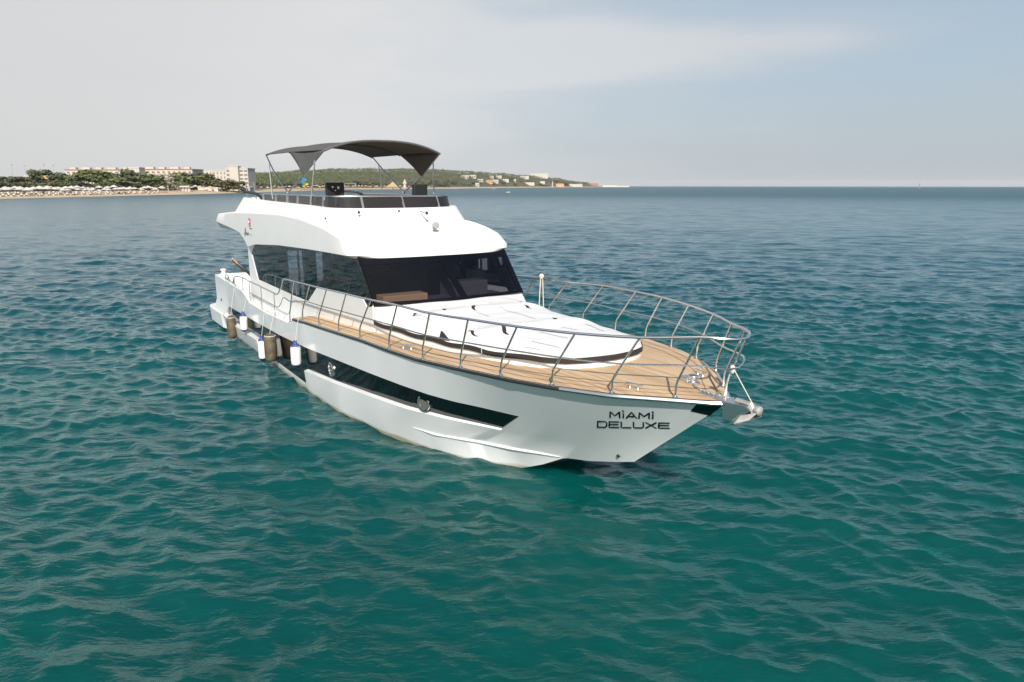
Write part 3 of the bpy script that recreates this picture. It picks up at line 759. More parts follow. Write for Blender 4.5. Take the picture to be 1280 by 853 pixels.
def fly_fittings():
    # helm seat backs and console on the flybridge
    s = empty('helm_seat', (0, 0, 0)); s.parent = fly
    for (cx, cy_, w, zc, h, mk) in ((-2.0, -.9, .50, 5.11, .34, True), (-.55, .98, .40, 5.08, .30, False)):
        b = MB(); b.box((cx, cy_, zc), (.16, w, h)); b.box((cx - .25, cy_, 4.72), (.5, w, .16)); b.tube([(cx - .25, cy_, 4.16), (cx - .25, cy_, 4.7)], .05, 8)
        b.box((cx - .06, cy_, 4.86), (.07, w * .7, .2))
        o = b.build('seat_back', M['seatblk'], s, bevel=.035)
        if mk:
            for dy, dz, sz in ((-.085, .05, .045), (.075, .035, .06), (-.01, -.04, .03)):
                k = MB(); k.box((cx + .083, cy_ + dy, zc + dz), (.004, sz, sz * 1.1), 0); m_ = k.build('white_mark', M['whitep'], o)
    # horn and floodlight on the front slope
    h = MB(); h.lathe([(.015, 0), (.02, .14), (.045, .20)], (.95, .34, 4.53), 10, axis='x'); h.tube([(.78, .34, 4.56), (1.0, .34, 4.53)], .016, 6); h.build('horn', M['alu'], fly, smooth=True)
    h = MB(); h.lathe([(.03, 0), (.035, .03), (.0, .035)], (1.13, .34, 4.53), 10, axis='x'); h.build('horn_mouth', M['rub'], fly)
    f = MB(); f.lathe([(.05, 0), (.05, .08)], (1.55, .34, 4.14), 10); f.lathe([(.03, -.08), (.075, -.02), (.085, .05), (.07, .06)], (1.60, .34, 4.25), 16, axis='x'); f.build('search_light', M['seam'], fly, smooth=True)
    for (x, y) in ((.66, -.2), (.72, -1.28)):
        k = MB(); k.lathe([(.03, 0), (.035, .05), (.02, .07)], (x, y, 4.53), 8, axis='z'); k.build('navigation_light', M['rub'], fly)
    # flag plate and lettering squiggle on the side
    for sg in (-1,):
        r = MB(); r.box((-6.72, sg * 2.152, 4.03), (.17, .012, .26)); fp = r.build('flag_plate', M['red'], fly)
        w = MB(); w.tube([(-6.72 + .045 * math.cos(a), sg * 2.16, 4.06 + .045 * math.sin(a)) for a in np.linspace(.8, 5.5, 12)], .011, 5)
        w.box((-6.64, sg * 2.16, 4.06), (.03, .006, .03)); w.box((-6.72, sg * 2.16, 3.95), (.10, .006, .02)); w.build('flag_emblem', M['whitep'], fp)
        q = MB()
        q.tube(smooth_path([(-7.50, sg * 2.156, 3.66), (-7.42, sg * 2.156, 3.56), (-7.33, sg * 2.156, 3.82), (-7.25, sg * 2.156, 3.62), (-7.15, sg * 2.156, 3.68), (-7.08, sg * 2.156, 3.6), (-6.98, sg * 2.156, 3.69), (-6.9, sg * 2.156, 3.62)], 4), .012, 5)
        q.tube([(-6.72, sg * 2.156, 3.84), (-6.48, sg * 2.156, 3.85)], .012, 5); q.tube([(-6.70, sg * 2.156, 3.64), (-6.58, sg * 2.156, 3.65)], .01, 5)
        q.build('builder_script', mat('grey_script', (.12, .12, .14), .5), fly)
    k = MB(); k.lathe([(.03, 0), (.03, .02)], (.3, -1.99, 4.42), 8, axis='y'); k.build('side_light', M['rub'], fly)
fly_fittings()

# bimini ------------------------------------------------------------
def bimini():
    r = empty('bimini_top', (0, 0, 0)); r.parent = yacht
    xs = np.linspace(-5.68, -.54, 24); vs_ = np.linspace(-1, 1, 33)
    def edge(x): return float(np.interp(x, [-5.68, -3.36, -.54], [6.14, 6.13, 6.08])), float(np.interp(x, [-5.68, -3.36, -.54], [1.74, 1.70, 1.63]))
    def cz(x, v): 
        ze, w = edge(x); sag = -.03 * math.sin((x + 5.68) / 2.57 * math.pi) ** 2
        return ze + .29 * (1 - abs(v) ** 2.6) + sag * (1 - v * v)
    b = MB(); b.grid([[(x, edge(x)[1] * v, cz(x, v)) for v in vs_] for x in xs])
    # side gussets: tapering flaps between the middle and the front bow
    for sg in (-1, 1):
        A = Vector((-3.36, sg * 1.70, 6.13)); F = Vector((-.54, sg * 1.63, 6.08)); tip = Vector((-2.0, sg * 1.76, 5.47)); rows = []
        for i in range(9):
            t = i / 8; a = A.lerp(tip, t); f = F.lerp(tip, t)
            bow = .05 * math.sin(math.pi * t)
            a += Vector((bow * .9, 0, .35 * bow)); f += Vector((-bow * .5, 0, .30 * bow))
            rows.append([a.lerp(f, j / 10) + Vector((0, -sg * .05 * math.sin(math.pi * j / 10) * (1 - t), 0)) for j in range(11)])
        b.grid(rows)
    # folded hem along the front edge
    c = b.build('canopy', M['darkfab'], r, smooth=True, fix=True, angle=50)
    sm = c.modifiers.new('thick', 'SOLIDIFY'); sm.thickness = .02
    h = MB()
    for x in (-5.68, -3.36, -.54): h.tube([(x, edge(x)[1] * v, cz(x, v) - .03) for v in np.linspace(-1, 1, 25)], .024, 6)
    fr = h.build('canopy_bow', M['darkfab'], r, smooth=True)
    for sg in (-1, 1):
        pv = (-3.37, sg * 1.80, 5.0)
        for nm, path in (('frame_leg', [pv, (-2.0, sg * 1.765, 5.45), (-1.2, sg * 1.68, 5.80), (-.6, sg * 1.63, 6.05)]), ('frame_leg', [pv, (-4.75, sg * 1.79, 5.62), (-5.66, sg * 1.745, 6.12)]),
                         ('frame_strut', [(-5.02, sg * 1.80, 4.80), (-5.25, sg * 1.78, 5.86)]), ('frame_strut', [(-1.31, sg * 1.80, 4.72), (-1.12, sg * 1.70, 5.84)])):
            t = MB(); t.tube(path, .021, 7); t.build(nm, M['alu'], r, smooth=True)
        t = MB(); t.lathe([(.05, -.03), (.05, .03)], pv, 10, axis='y'); t.tube([pv, (pv[0], pv[1] * .99, 4.72)], .02, 6); t.build('frame_pivot', M['alu'], r)
bimini()

# guard rails ------------------------------------------------------------
BASES = [(10.62, .50, 2.27), (9.95, 1.10, 2.265), (9.11, 1.56, 2.26), (8.18, 1.89, 2.245), (7.25, 2.11, 2.21), (6.15, 2.28, 2.155), (4.9, 2.39, 2.12), (3.5, 2.44, 2.075), (2.25, 2.46, 2.01), (.9, 2.47, 1.93), (-.4, 2.47, 1.86), (-1.62, 2.46, 1.60)]
TOPS = [(10.98, .47, 3.20), (10.33, .95, 3.135), (9.52, 1.46, 3.11), (8.6, 1.86, 3.10), (7.62, 2.16, 3.09), (6.65, 2.37, 3.065), (5.5, 2.46, 3.05), (4.22, 2.46, 2.98), (2.84, 2.46, 2.925), (1.57, 2.46, 2.87), (.26, 2.46, 2.815), (-1.08, 2.46, 2.765)]
def rails():
    for sg in (-1, 1):
        top = [(x, y * sg, z) for x, y, z in TOPS]
        rl = MB()
        end = [(-1.75, 2.46 * sg, 2.74), (-2.1, 2.46 * sg, 2.68), (-2.35, 2.46 * sg, 2.45), (-2.65, 2.46 * sg, 2.24), (-3.05, 2.46 * sg, 2.2), (-4.5, 2.46 * sg, 2.215), (-6.0, 2.46 * sg, 2.22), (-7.0, 2.45 * sg, 2.23), (-8.2, 2.44 * sg, 2.12), (-8.45, 2.44 * sg, 1.85)]
        nose = [(11.31, 0, 3.18)] + ([(11.29, .13 * sg, 3.185), (11.18, .31 * sg, 3.20)])
        rl.tube(smooth_path(nose + top + end, 5), .021, 8)
        g = rl.build('guard_rail', M['steel'], yacht, smooth=True, fix=False)
        mids = []
        for i, (b, t) in enumerate(zip(BASES, TOPS)):
            bend = (b[0] + .02, b[1], b[2] + .22)
            p = MB(); p.tube([(b[0], b[1] * sg, b[2] - .01), (bend[0] - .005, bend[1] * sg, bend[2] - .03), (bend[0] + .015, bend[1] * sg, bend[2] + .03), (t[0], t[1] * sg, t[2])], .017, 7)
            p.lathe([(.045, 0), (.045, .012), (.024, .03)], (b[0], b[1] * sg, b[2] - .012), 10)
            p.build('stanchion', M['steel'], g, smooth=True)
            f = .36 if i < 6 else .38
            mids.append((bend[0] + (t[0] - bend[0]) * f, (bend[1] + (t[1] - bend[1]) * f) * sg, bend[2] + (t[2] - bend[2]) * f))
        mids[0] = (10.95, .50 * sg, 2.80)
        m = MB(); mp = [(11.22, 0, 2.75), (11.18, .16 * sg, 2.755)] + mids + [(-2.1, 2.46 * sg, 2.20), (-2.4, 2.46 * sg, 2.0), (-2.75, 2.46 * sg, 1.84), (-3.1, 2.46 * sg, 1.83), (-6.0, 2.46 * sg, 1.85)]
        m.tube(smooth_path(mp, 4), .014, 7); m.build('mid_rail', M['steel'], g, smooth=True, fix=False)
        for (x, zb, zt) in ((-3.12, 1.5, 2.2), (-4.58, 1.48, 2.215), (-6.05, 1.52, 2.22), (-6.95, 1.78, 2.23), (-8.2, 1.79, 2.12)):
            p = MB(); p.tube([(x, 2.46 * sg, zb), (x + .05, 2.46 * sg, zt)], .017, 7); p.build('stanchion', M['steel'], g, smooth=True)
    # pulpit post near the stem
    p = MB(); p.tube([(11.0, .10, 2.26), (11.02, .10, 2.5), (11.26, .16, 3.185)], .018, 7); p.build('pulpit_post', M['steel'], yacht, smooth=True)
rails()

# bow gear ---------------------------------------------------------------
def bow_gear():
    r = MB()
    r.prism([(10.72, 2.265), (11.2, 2.275), (11.52, 2.31), (11.6, 2.26), (11.5, 2.16), (11.3, 2.02), (11.16, 2.02), (11.12, 2.2), (10.72, 2.245)], -.10, -.085)
    r.prism([(10.72, 2.265), (11.2, 2.275), (11.52, 2.31), (11.6, 2.26), (11.5, 2.16), (11.3, 2.02), (11.16, 2.02), (11.12, 2.2), (10.72, 2.245)], .085, .10)
    r.box((11.0, 0, 2.275), (.7, .17, .02)); r.lathe([(.045, -.085), (.03, 0), (.045, .085)], (11.5, 0, 2.26), 12, axis='y')
    r.build('bow_roller', M['steel'], yacht, bevel=.004)
    w = MB(); w.lathe([(.13, 0), (.13, .05), (.08, .06), (.075, .12), (.10, .14), (.10, .17), (.05, .19)], (10.28, .22, 2.275), 18)
    w.box((10.12, .22, 2.33), (.22, .2, .11)); ow = w.build('windlass', M['steel'], yacht, smooth=True, bevel=.008); ow.matrix_local = Matrix.Translation((10.28, .22, 2.275)) @ Matrix.Diagonal((.8, .8, .8, 1)) @ Matrix.Translation((-10.28, -.22, -2.275))
    c = MB(); pts = [(10.38, .14, 2.34), (10.5, .06, 2.30), (10.7, .01, 2.30), (11.0, 0, 2.31), (11.48, 0, 2.33)]
    P = smooth_path(pts, 12)
    for i in range(0, len(P) - 1, 2):
        a, b_ = P[i], P[min(i + 2, len(P) - 1)]; k = (i // 2) % 2
        mid = (a + b_) / 2; d = (b_ - a).normalized(); s = Vector((0, 1, 0)) if k else Vector((0, 0, 1))
        c.tube([mid + d * .022 * math.cos(t) * 1.2 + s * .014 * math.sin(t) for t in np.linspace(0, 6.283, 9)], .0055, 5)
    c.build('anchor_chain', M['galv'], yacht, smooth=True, fix=False)
    for (x, y) in ((9.98, -.72), (9.98, .72), (5.2, -2.2), (5.2, 2.2)):
        z = deck_z(x) + .012
        k = MB(); k.lathe([(.045, 0), (.028, .02), (.026, .11), (.03, .12)], (x - .09, y, z), 10); k.lathe([(.045, 0), (.028, .02), (.026, .11), (.03, .12)], (x + .11, y * .93, z), 10)
        k.tube([(x - .2, y * 1.04, z + .115), (x - .09, y, z + .125), (x + .11, y * .93, z + .125), (x + .22, y * .89, z + .115)], .016, 6)
        k.box((x + .01, y * .965, z + .003), (.34, .10, .008), -.35 if y < 0 else .35); oc = k.build('mooring_cleat', M['steel'], yacht, smooth=True); oc.matrix_local = Matrix.Translation((x, y, z)) @ Matrix.Diagonal((.68, .68, .68, 1)) @ Matrix.Translation((-x, -y, -z))
    ch = MB()   # little hatch outline and chocks on the port bow edge
    ch.tube([(10.25, .80, 2.30), (10.45, .66, 2.31), (10.62, .52, 2.30)], .02, 6); ch.build('bow_chock', M['steel'], yacht, smooth=True)
    # white handle staple amidships on the port side (boarding post)
    g = MB()
    for dy in (-.06, .06): g.tube([(3.38, 2.30 + dy * 1.3, 2.08), (3.38, 2.30 + dy * .5, 3.0)], .012, 6)
    g.lathe([(.03, -.02), (.06, .02), (.065, .06), (.03, .10)], (3.38, 2.30, 3.0), 12); g.build('deck_light', mat('ivory_plastic', (.66, .60, .48), .5), yacht, smooth=True)
bow_gear()
def anchor():
    a = empty('anchor', yacht.matrix_basis @ Vector((11.47, 0, 2.25)), R(-57)); tag(a, 'galvanised steel anchor hanging from the bow roller of the white yacht', 'anchor')
    s = MB(); s.tube([(-.18, 0, .06), (.05, 0, .06), (.13, 0, -.06)], [.04, .045, .055], 8); s.build('shank', M['galv'], a, smooth=True)
    f = MB()
    for sg in (-1, 1):
        f.grid([[(-.24, sg * .02, -.20), (-.02, sg * .23, -.19), (.15, sg * .13, -.11)], [(-.18, sg * .01, -.12), (.02, sg * .15, -.08), (.21, sg * .05, -.0)]])
    f.grid([[(-.24, -.02, -.20), (-.24, .02, -.20)], [(.15, -.13, -.11), (.15, .13, -.11)]])
    o = f.build('fluke', M['galv'], a, fix=True); sm = o.modifiers.new('t', 'SOLIDIFY'); sm.thickness = .03
    h = MB(); h.lathe([(.02, -.03), (.065, 0), (.065, .05), (.03, .07)], (.16, 0, 0.01), 14, axis='x'); h.build('stock_end', M['galv'], a, smooth=True)
    t = MB(); t.tube([(-.30, -.02, .50), (-.46, .05, .0)], .007, 5); t.tube([(-.30, .02, .50), (.10, 0, .06)], .007, 5); t.lathe([(.02, -.06), (.045, -.02), (.035, .04), (.01, .06)], (-.29, 0, .48), 8)
    t.build('lashing_rope', M['rope'], a, smooth=True)
anchor()

# hull details -------------------------------------------------------------
def hull_details():
    pk = decal('anchor_pocket', [(10.67, 2.03), (10.86, 2.222), (11.10, 2.222), (10.83, 1.955)], M['black'], hull_o, .006)
    decal('anchor_pocket', [(10.72, 2.03), (10.93, 2.215), (11.10, 2.215), (10.83, 1.96)], M['black'], hull_o, .006, side=1)
    # bright trim round the pointed front of the black band
    # portholes in the black band
    for (x, z) in ((1.52, .96), (5.65, 1.15), (-1.0, .85)):
        p = hull_y(x, z, .0); q = hull_y(x + .05, z, .0)
        t = (q - p).normalized(); n = Vector((t.y, -t.x, 0)).normalized()
        if n.y > 0: n = -n
        mtx = Matrix.Translation(p + n * .005) @ n.to_track_quat('Z', 'Y').to_matrix().to_4x4()
        rim = MB(); rim.lathe([(.165, -.01), (.165, .025), (.145, .035), (.12, .03), (.115, .0)], (0, 0, 0), 24); r2 = MB(); r2.add(rim, mtx)
        o = r2.build('porthole', M['steel'], hull_o, smooth=True)
        gl = MB(); gl.lathe([(.117, .0), (.117, .012), (.0, .012)], (0, 0, 0), 24); g2 = MB(); g2.add(gl, mtx); g2.build('porthole_glass', mat('porthole_glass', (.12, .11, .09), .15), o)
    v = MB(); v.lathe([(.02, 0), (.06, .0), (.06, .015)], (0, 0, 0), 12); p = hull_y(-10.73, 1.0, .0); v2 = MB(); v2.add(v, Matrix.Translation(p) @ Matrix.Rotation(R(90), 4, 'X')); v2.build('hull_vent', M['rub'], hull_o)
    p = hull_y(9.1, .82, .0)
    if p: v = MB(); v.lathe([(.0, 0), (.045, .0), (.03, .02)], (0, 0, 0), 10); v2 = MB(); v2.add(v, Matrix.Translation(p) @ Matrix.Rotation(R(70), 4, 'X')); v2.build('towing_eye', M['rub'], hull_o)
    # name lettering, wide letters built from strokes and laid on the flare: (strokes in a unit box)
    G = {'M': [[(0, 0), (0, 1), (.5, .35), (1, 1), (1, 0)]], 'i': [[(.5, 0), (.5, .74)], [(.5, 1.02), (.5, 1.16)]], 'A': [[(0, 0), (.5, 1), (1, 0)], [(.24, .30), (.76, .30)]],
         'D': [[(0, 0), (0, 1), (.82, 1), (1, .82), (1, .18), (.82, 0), (0, 0)]], 'E': [[(1, 1), (0, 1), (0, 0), (1, 0)], [(0, .52), (.92, .52)]], 'L': [[(0, 1), (0, 0), (1, 0)]],
         'U': [[(0, 1), (0, .15), (.14, 0), (.86, 0), (1, .15), (1, 1)]], 'X': [[(0, 0), (1, 1)], [(0, 1), (1, 0)]]}
    def word(txt, widths, p0, p1, p2, p3, wt, name):
        """p0 lower left, p1 lower right, p2 upper right, p3 upper left, each (x,z) on the hull"""
        tot = sum(widths) + .28 * (len(txt) - 1); x = 0; b = MB()
        def W(u, v):
            X = (1 - v) * ((1 - u) * p0[0] + u * p1[0]) + v * ((1 - u) * p3[0] + u * p2[0]); Z = (1 - v) * ((1 - u) * p0[1] + u * p1[1]) + v * ((1 - u) * p3[1] + u * p2[1])
            return X, Z
        for ch, wd in zip(txt, widths):
            for st in G[ch]:
                P = []
                for (a, c_), (d_, e_) in zip(st[:-1], st[1:]):
                    for k in range(4): P.append(((x + wd * (a + (d_ - a) * k / 4)) / tot, c_ + (e_ - c_) * k / 4))
                P.append(((x + wd * st[-1][0]) / tot, st[-1][1]))
                pts = [hull_y(*W(u, v), off=.006) for u, v in P]; pts = [p for p in pts if p]
                nrm = Vector((.35, -.85, -.4)).normalized(); A, B_ = [], []
                for i in range(len(pts)):
                    t = (pts[min(i + 1, len(pts) - 1)] - pts[max(i - 1, 0)]).normalized(); s = t.cross(nrm).normalized() * wt / 2
                    e_ = t * wt / 2 * (-1 if i == 0 else (1 if i == len(pts) - 1 else 0))
                    A.append(pts[i] + s + e_); B_.append(pts[i] - s + e_)
                b.grid([A, B_])
            x += wd + .28
        return b.build(name, M['ink'], hull_o, fix=False)
    word('MiAMi', [1, .16, 1, 1, .16], (9.58, 1.73), (10.13, 1.80), (10.21, 1.925), (9.68, 1.875), .030, 'name_lettering')
    word('DELUXE', [1] * 6, (9.24, 1.47), (10.21, 1.625), (10.27, 1.735), (9.34, 1.61), .026, 'name_lettering')
    # transom side gate seam
    s = MB(); P = [hull_y(-8.55, z, .003) for z in np.linspace(.98, 1.78, 8)]; P = [p for p in P if p]; s.grid([P, [p + Vector((.018, 0, 0)) for p in P]]); s.build('gate_seam', M['seam'], hull_o, fix=False)
hull_details()

# stern gear: gangway folded up on the port quarter, white winch pods
def stern_gear():
    for sg in (-1, 1):
        w = MB(); w.lathe([(.10, 0), (.12, .05), (.07, .10), (.07, .17), (.12, .22), (.08, .26)], (-11.25, sg * 2.2, 1.84), 14); w.box((-10.9, sg * 2.2, 1.88), (.4, .3, .14)); w.build('stern_capstan', M['whitep'], yacht, smooth=True, bevel=.02)
        c = MB(); c.tube([(-10.5, sg * 2.3, 1.86), (-10.35, sg * 2.3, 1.98), (-10.0, sg * 2.3, 1.98), (-9.85, sg * 2.3, 1.86)], .02, 6); c.build('stern_fairlead', M['steel'], yacht, smooth=True)
    g = empty('gangway', (0, 0, 0)); g.parent = yacht
    A, B_ = Vector((-11.9, -1.70, 2.36)), Vector((-11.7, -1.05, 1.60)); sd = Vector((.9, -.1, .25)).normalized() * .16
    p = MB(); n = (B_ - A).cross(sd).normalized() * .03
    q = [A + sd, B_ + sd, B_ - sd, A - sd]; i1 = [p.vert(v + n) for v in q]; i2 = [p.vert(v - n) for v in q]; p.face(i1); p.face(i2[::-1])
    for i in range(4): j = (i + 1) % 4; p.face((i1[i], i2[i], i2[j], i1[j]))
    p.build('plank', mat('varnished_teak', (.42, .24, .10), .35, var=.2, scale=8), g)
    k = MB(); k.tube([A.lerp(B_, .25) + sd * 1.1, A.lerp(B_, .62) + sd * 1.8 + Vector((0, 0, .02)), B_ + sd * 1.1], .05, 7); k.build('hinge_arm', M['rub'], g, smooth=True)
    k = MB(); k.tube([A, A + Vector((-.05, -.12, .5))], .014, 6); k.build('stanchion_post', M['steel'], g, smooth=True)
    k = MB(); k.tube([(-11.55, -.7, 1.7), (-11.5, .7, 1.75)], .16, 10); k.build('rolled_cushion', M['fwhite'], g, smooth=True)
stern_gear()

# markings on the cover (slots and seams), all in deck coordinates
SLOTS = [((3.88, -1.38), (4.17, -1.45)), ((3.98, -.72), (4.37, -.86)), ((4.12, -.09), (4.65, -.31)), ((5.98, -1.24), (6.5, -1.33)), ((6.19, -.66), (6.85, -.89)), ((3.85, 1.35), (4.07, 1.24)), ((4.60, .95), (4.85, .99)), ((6.16, .59), (6.31, .62))]
for (a, b) in SLOTS:
    pts = [(a[0] + (b[0] - a[0]) * t, a[1] + (b[1] - a[1]) * t + .03 * math.sin(t * 6.28)) for t in np.linspace(0, 1, 9)]
    cover_line(pts, .075, M['strap'], 'strap_slot')
SEAMS = [((4.56, .36), (5.9, .37)), ((6.75, .97), (7.48, .83)), ((6.82, .33), (7.2, .42)), ((6.96, -.27), (7.7, -.18)), ((7.49, -.82), (8.13, -.69)), ((7.65, -1.09), (7.99, -.99)), ((4.17, -1.45), (4.75, -1.38)), ((4.69, -.32), (5.2, -.29))]
for (a, b) in SEAMS:
    pts = [(a[0] + (b[0] - a[0]) * t, a[1] + (b[1] - a[1]) * t) for t in np.linspace(0, 1, 14)]
    cover_line(pts, .018, M['seam'], 'cover_seam')
# yellow lashing cords from the hem to the deck
for (x, y) in ((4.25, 1.80), (6.95, 1.51)):
    t = MB(); t.tube([(x, -y - .005, deck_z(x) + .01), (x, -y - .01, interp(x, ZE, 1) + .02)], .007, 5); t.build('lashing_cord', M['rope'], cover, smooth=True)

# fenders: things of their own hanging along the starboard side ------------
def fender(name, label, x, z0, z1, r, kind, top_z, group):
    y = -2.60 - r * .6
    e = empty(name, yacht.matrix_basis @ Vector((x, y, z0)), R(-57)); tag(e, label, 'fender', group)
    h = z1 - z0; b = MB()
    if kind == 'white':
        prof = [(.02, 0), (r * .55, .02), (r * .9, .07), (r, .13), (r, h - .17), (r * .92, h - .10), (r * .55, h - .04), (.045, h - .02), (.04, h)]
        b.lathe(prof, (0, 0, 0), 20); b.build('fender_body', M['fwhite'], e, smooth=True, angle=60)
        for pr in ([(.02, -.005), (r * .57, .012), (r * .90, .055), (r * .96, .07)], [(r * .96, h - .115), (r * .80, h - .07), (r * .56, h - .03), (.05, h - .01), (.045, h + .05)]):
            c = MB(); c.lathe(pr, (0, 0, 0), 20); c.build('blue_end_cap', M['fblue'], e, smooth=True, angle=60)
    else:
        prof = [(.03, 0), (r * .7, .02), (r * .97, .08), (r, .18), (r * 1.02, h * .5), (r, h - .16), (r * .9, h - .06), (r * .5, h)]
        b.lathe(prof, (0, 0, 0), 20); b.build('fender_sock', M['fbrown'], e, smooth=True, angle=60)
        c = MB(); c.tube([(r * .9 * math.cos(a), r * .9 * math.sin(a), h - .06) for a in np.linspace(0, 6.283, 15)], .012, 5); c.build('draw_cord', M['rope'], e, smooth=True)
    t = MB(); t.tube([(0, 0, h - .01), (0, .06, h + .3 * (top_z - z1)), (0, (-2.47 - y), top_z - z0)], .007, 5); t.build('fender_rope', M['rope'], e, smooth=True)
fender('boat_fender', 'white fender with blue cap high under the side walkway, aftmost of the white ones', -6.25, .56, 1.17, .12, 'white', 1.86, 'fenders along the yacht side')
fender('boat_fender', 'white fender with blue caps close to the water, middle of the white ones', -4.05, .06, .76, .12, 'white', 1.84, 'fenders along the yacht side')
fender('boat_fender', 'white fender with blue caps nearest the bow, hanging before the black band', -.5, .62, 1.26, .132, 'white', 2.30, 'fenders along the yacht side')
fender('boat_fender', 'brown sock covered fender at the stern end of the black band', -8.12, .0, .80, .15, 'brown', 1.9, 'fenders along the yacht side')
fender('boat_fender', 'brown sock covered fender between two white fenders amidships', -2.93, .26, 1.07, .17, 'brown', 1.83, 'fenders along the yacht side')

# ------------------------------------------------------------------ the shore: buildings, trees, parasols, pier
LM = {'wallw': mat('cream_render', (.50, .46, .40), .8, var=.06, scale=.3), 'wallp': mat('pink_render', (.54, .47, .41), .8, var=.06, scale=.3), 'wallg': mat('grey_render', (.45, .43, .40), .8, var=.06, scale=.3),
      'tile': mat('red_roof_tiles', (.36, .16, .11), .8, var=.15, scale=2), 'win': mat('window_dark', (.17, .155, .145), .3), 'ochre': mat('ochre_render', (.52, .34, .16), .8, var=.08, scale=.3),
      'para': mat('white_parasol_cloth', (.54, .50, .46), .9, var=.12, scale=.2), 'straw': mat('straw_thatch', (.42, .31, .19), .95, var=.2, scale=3), 'wood': mat('weathered_wood', (.16, .11, .08), .9, var=.2, scale=2),
      'trunk': mat('tree_bark', (.12, .085, .06), .95), 'blue': mat('blue_slide', (.03, .25, .50), .4), 'yellow': mat('yellow_slide', (.65, .45, .05), .4), 'pinkp': mat('pink_parasol', (.55, .30, .24), .9),
      'conc': mat('pale_concrete', (.55, .52, .48), .85, var=.08, scale=.5), 'pole': mat('grey_pole', (.30, .30, .31), .5)}
def leafmat(name, a, b):
    m = mat(name, a, .8); nt, N, L, p = nodes(m); g = N('ShaderNodeNewGeometry'); mx = N('ShaderNodeMix'); mx.data_type = 'RGBA'
    L(g.outputs['Random Per Island'], mx.inputs[0]); mx.inputs[6].default_value = (*a, 1); mx.inputs[7].default_value = (*b, 1); L(mx.outputs[2], p.inputs['Base Color']); p.inputs['Specular IOR Level'].default_value = .2
    return m
LEAF = [leafmat('pine_leaves', (.080, .105, .040), (.145, .165, .070)), leafmat('dark_leaves', (.066, .080, .044), (.115, .125, .066)), leafmat('olive_leaves', (.105, .10, .048), (.17, .15, .072)), leafmat('pale_twigs', (.30, .27, .22), (.46, .42, .36))]
def crown_mb(g, w, h, z0, n, kind):
    """leaf sized faces gathered in clumps through an uneven crown; w, h in metres"""
    b = MB(); clumps = []
    nc = 26 if kind != 'sparse' else 22
    for k in range(nc):
        a = g.uniform(0, 6.283); rr = math.sqrt(g.uniform(0, 1)) * .42 * w; t = g.uniform(.1, .95)
        if kind == 'flat': t = .30 + .62 * t * (1 - (rr / (.5 * w)) ** 2 * .6)
        wid = math.sqrt(max(1 - (t - .40) ** 2 * 1.7, .15))
        clumps.append((rr * wid * math.cos(a), rr * wid * math.sin(a), z0 + t * h * .86, g.uniform(.13, .24) * w * (.6 if kind == 'sparse' else 1)))
    for i in range(n):
        cx, cy_, cz, cr_ = clumps[g.integers(nc)]
        d = g.normal(0, 1, 3); d /= np.linalg.norm(d); q = cr_ * g.uniform(.55, 1.0)
        p = Vector((cx + d[0] * q, cy_ + d[1] * q, cz + d[2] * q * .62)); sz = g.uniform(.04, .075) * w * (.55 if kind == 'sparse' else 1)
        nrm = Vector(d + g.normal(0, .5, 3)).normalized(); u = nrm.orthogonal().normalized(); v = nrm.cross(u); an = g.uniform(0, 6.28)
        u, v = u * math.cos(an) + v * math.sin(an), v * math.cos(an) - u * math.sin(an)
        b.quadpts([p + u * sz, p + v * sz * .8, p - u * sz, p - v * sz * .8])
    return b
PROTO = {}
def proto(kind, k):
    key = (kind, k)
    if key not in PROTO:
        g = np.random.default_rng(100 + k * 7 + len(kind))
        leaf = {'pine': LEAF[0], 'dark': LEAF[1], 'olive': LEAF[2], 'sparse': LEAF[3]}[kind]
        c = crown_mb(g, 1.0, 1.0, .08 if kind != 'olive' else .0, 900 if kind != 'sparse' else 260, 'flat' if kind == 'pine' else kind)
        t = MB(); t.tube([(0, 0, -.05), (.01, .01, .25), (.02, 0, .55)], [.035, .026, .014], 6)
        for q in range(4):
            a = q * 1.6 + k; t.tube([(.01, .01, .22 + .05 * q), (.16 * math.cos(a), .16 * math.sin(a), .5 + .04 * q)], [.016, .006], 5)
        me = []
        for nm, b, m in (('crown', c, leaf), ('trunk', t, LM['trunk'] if kind != 'sparse' else LEAF[3])):
            o = b.build(nm, m, None, fix=False); me.append(o.data); bpy.data.objects.remove(o)
        PROTO[key] = me
    return PROTO[key]
def tree(px, top_py, wpx, Y, kind, label, group, name='tree'):
    X = bx(px, Y); zg = ground_z(px, Y); h = max(bz(top_py, Y) - zg, 2.0); w = wpx * Y * .0010978 * 1.25
    e = empty(name, (X, Y, zg), random.uniform(0, 6.28)); tag(e, label, 'tree', group)
    me = proto(kind, random.randrange(4))
    for nm, d in (('crown', me[0]), ('trunk', me[1])):
        o = bpy.data.objects.new(nm, d); col.objects.link(o); o.parent = e
        o.scale = (w, w, h) if nm == 'crown' else (min(w, h) * .8, min(w, h) * .8, h)
    return e
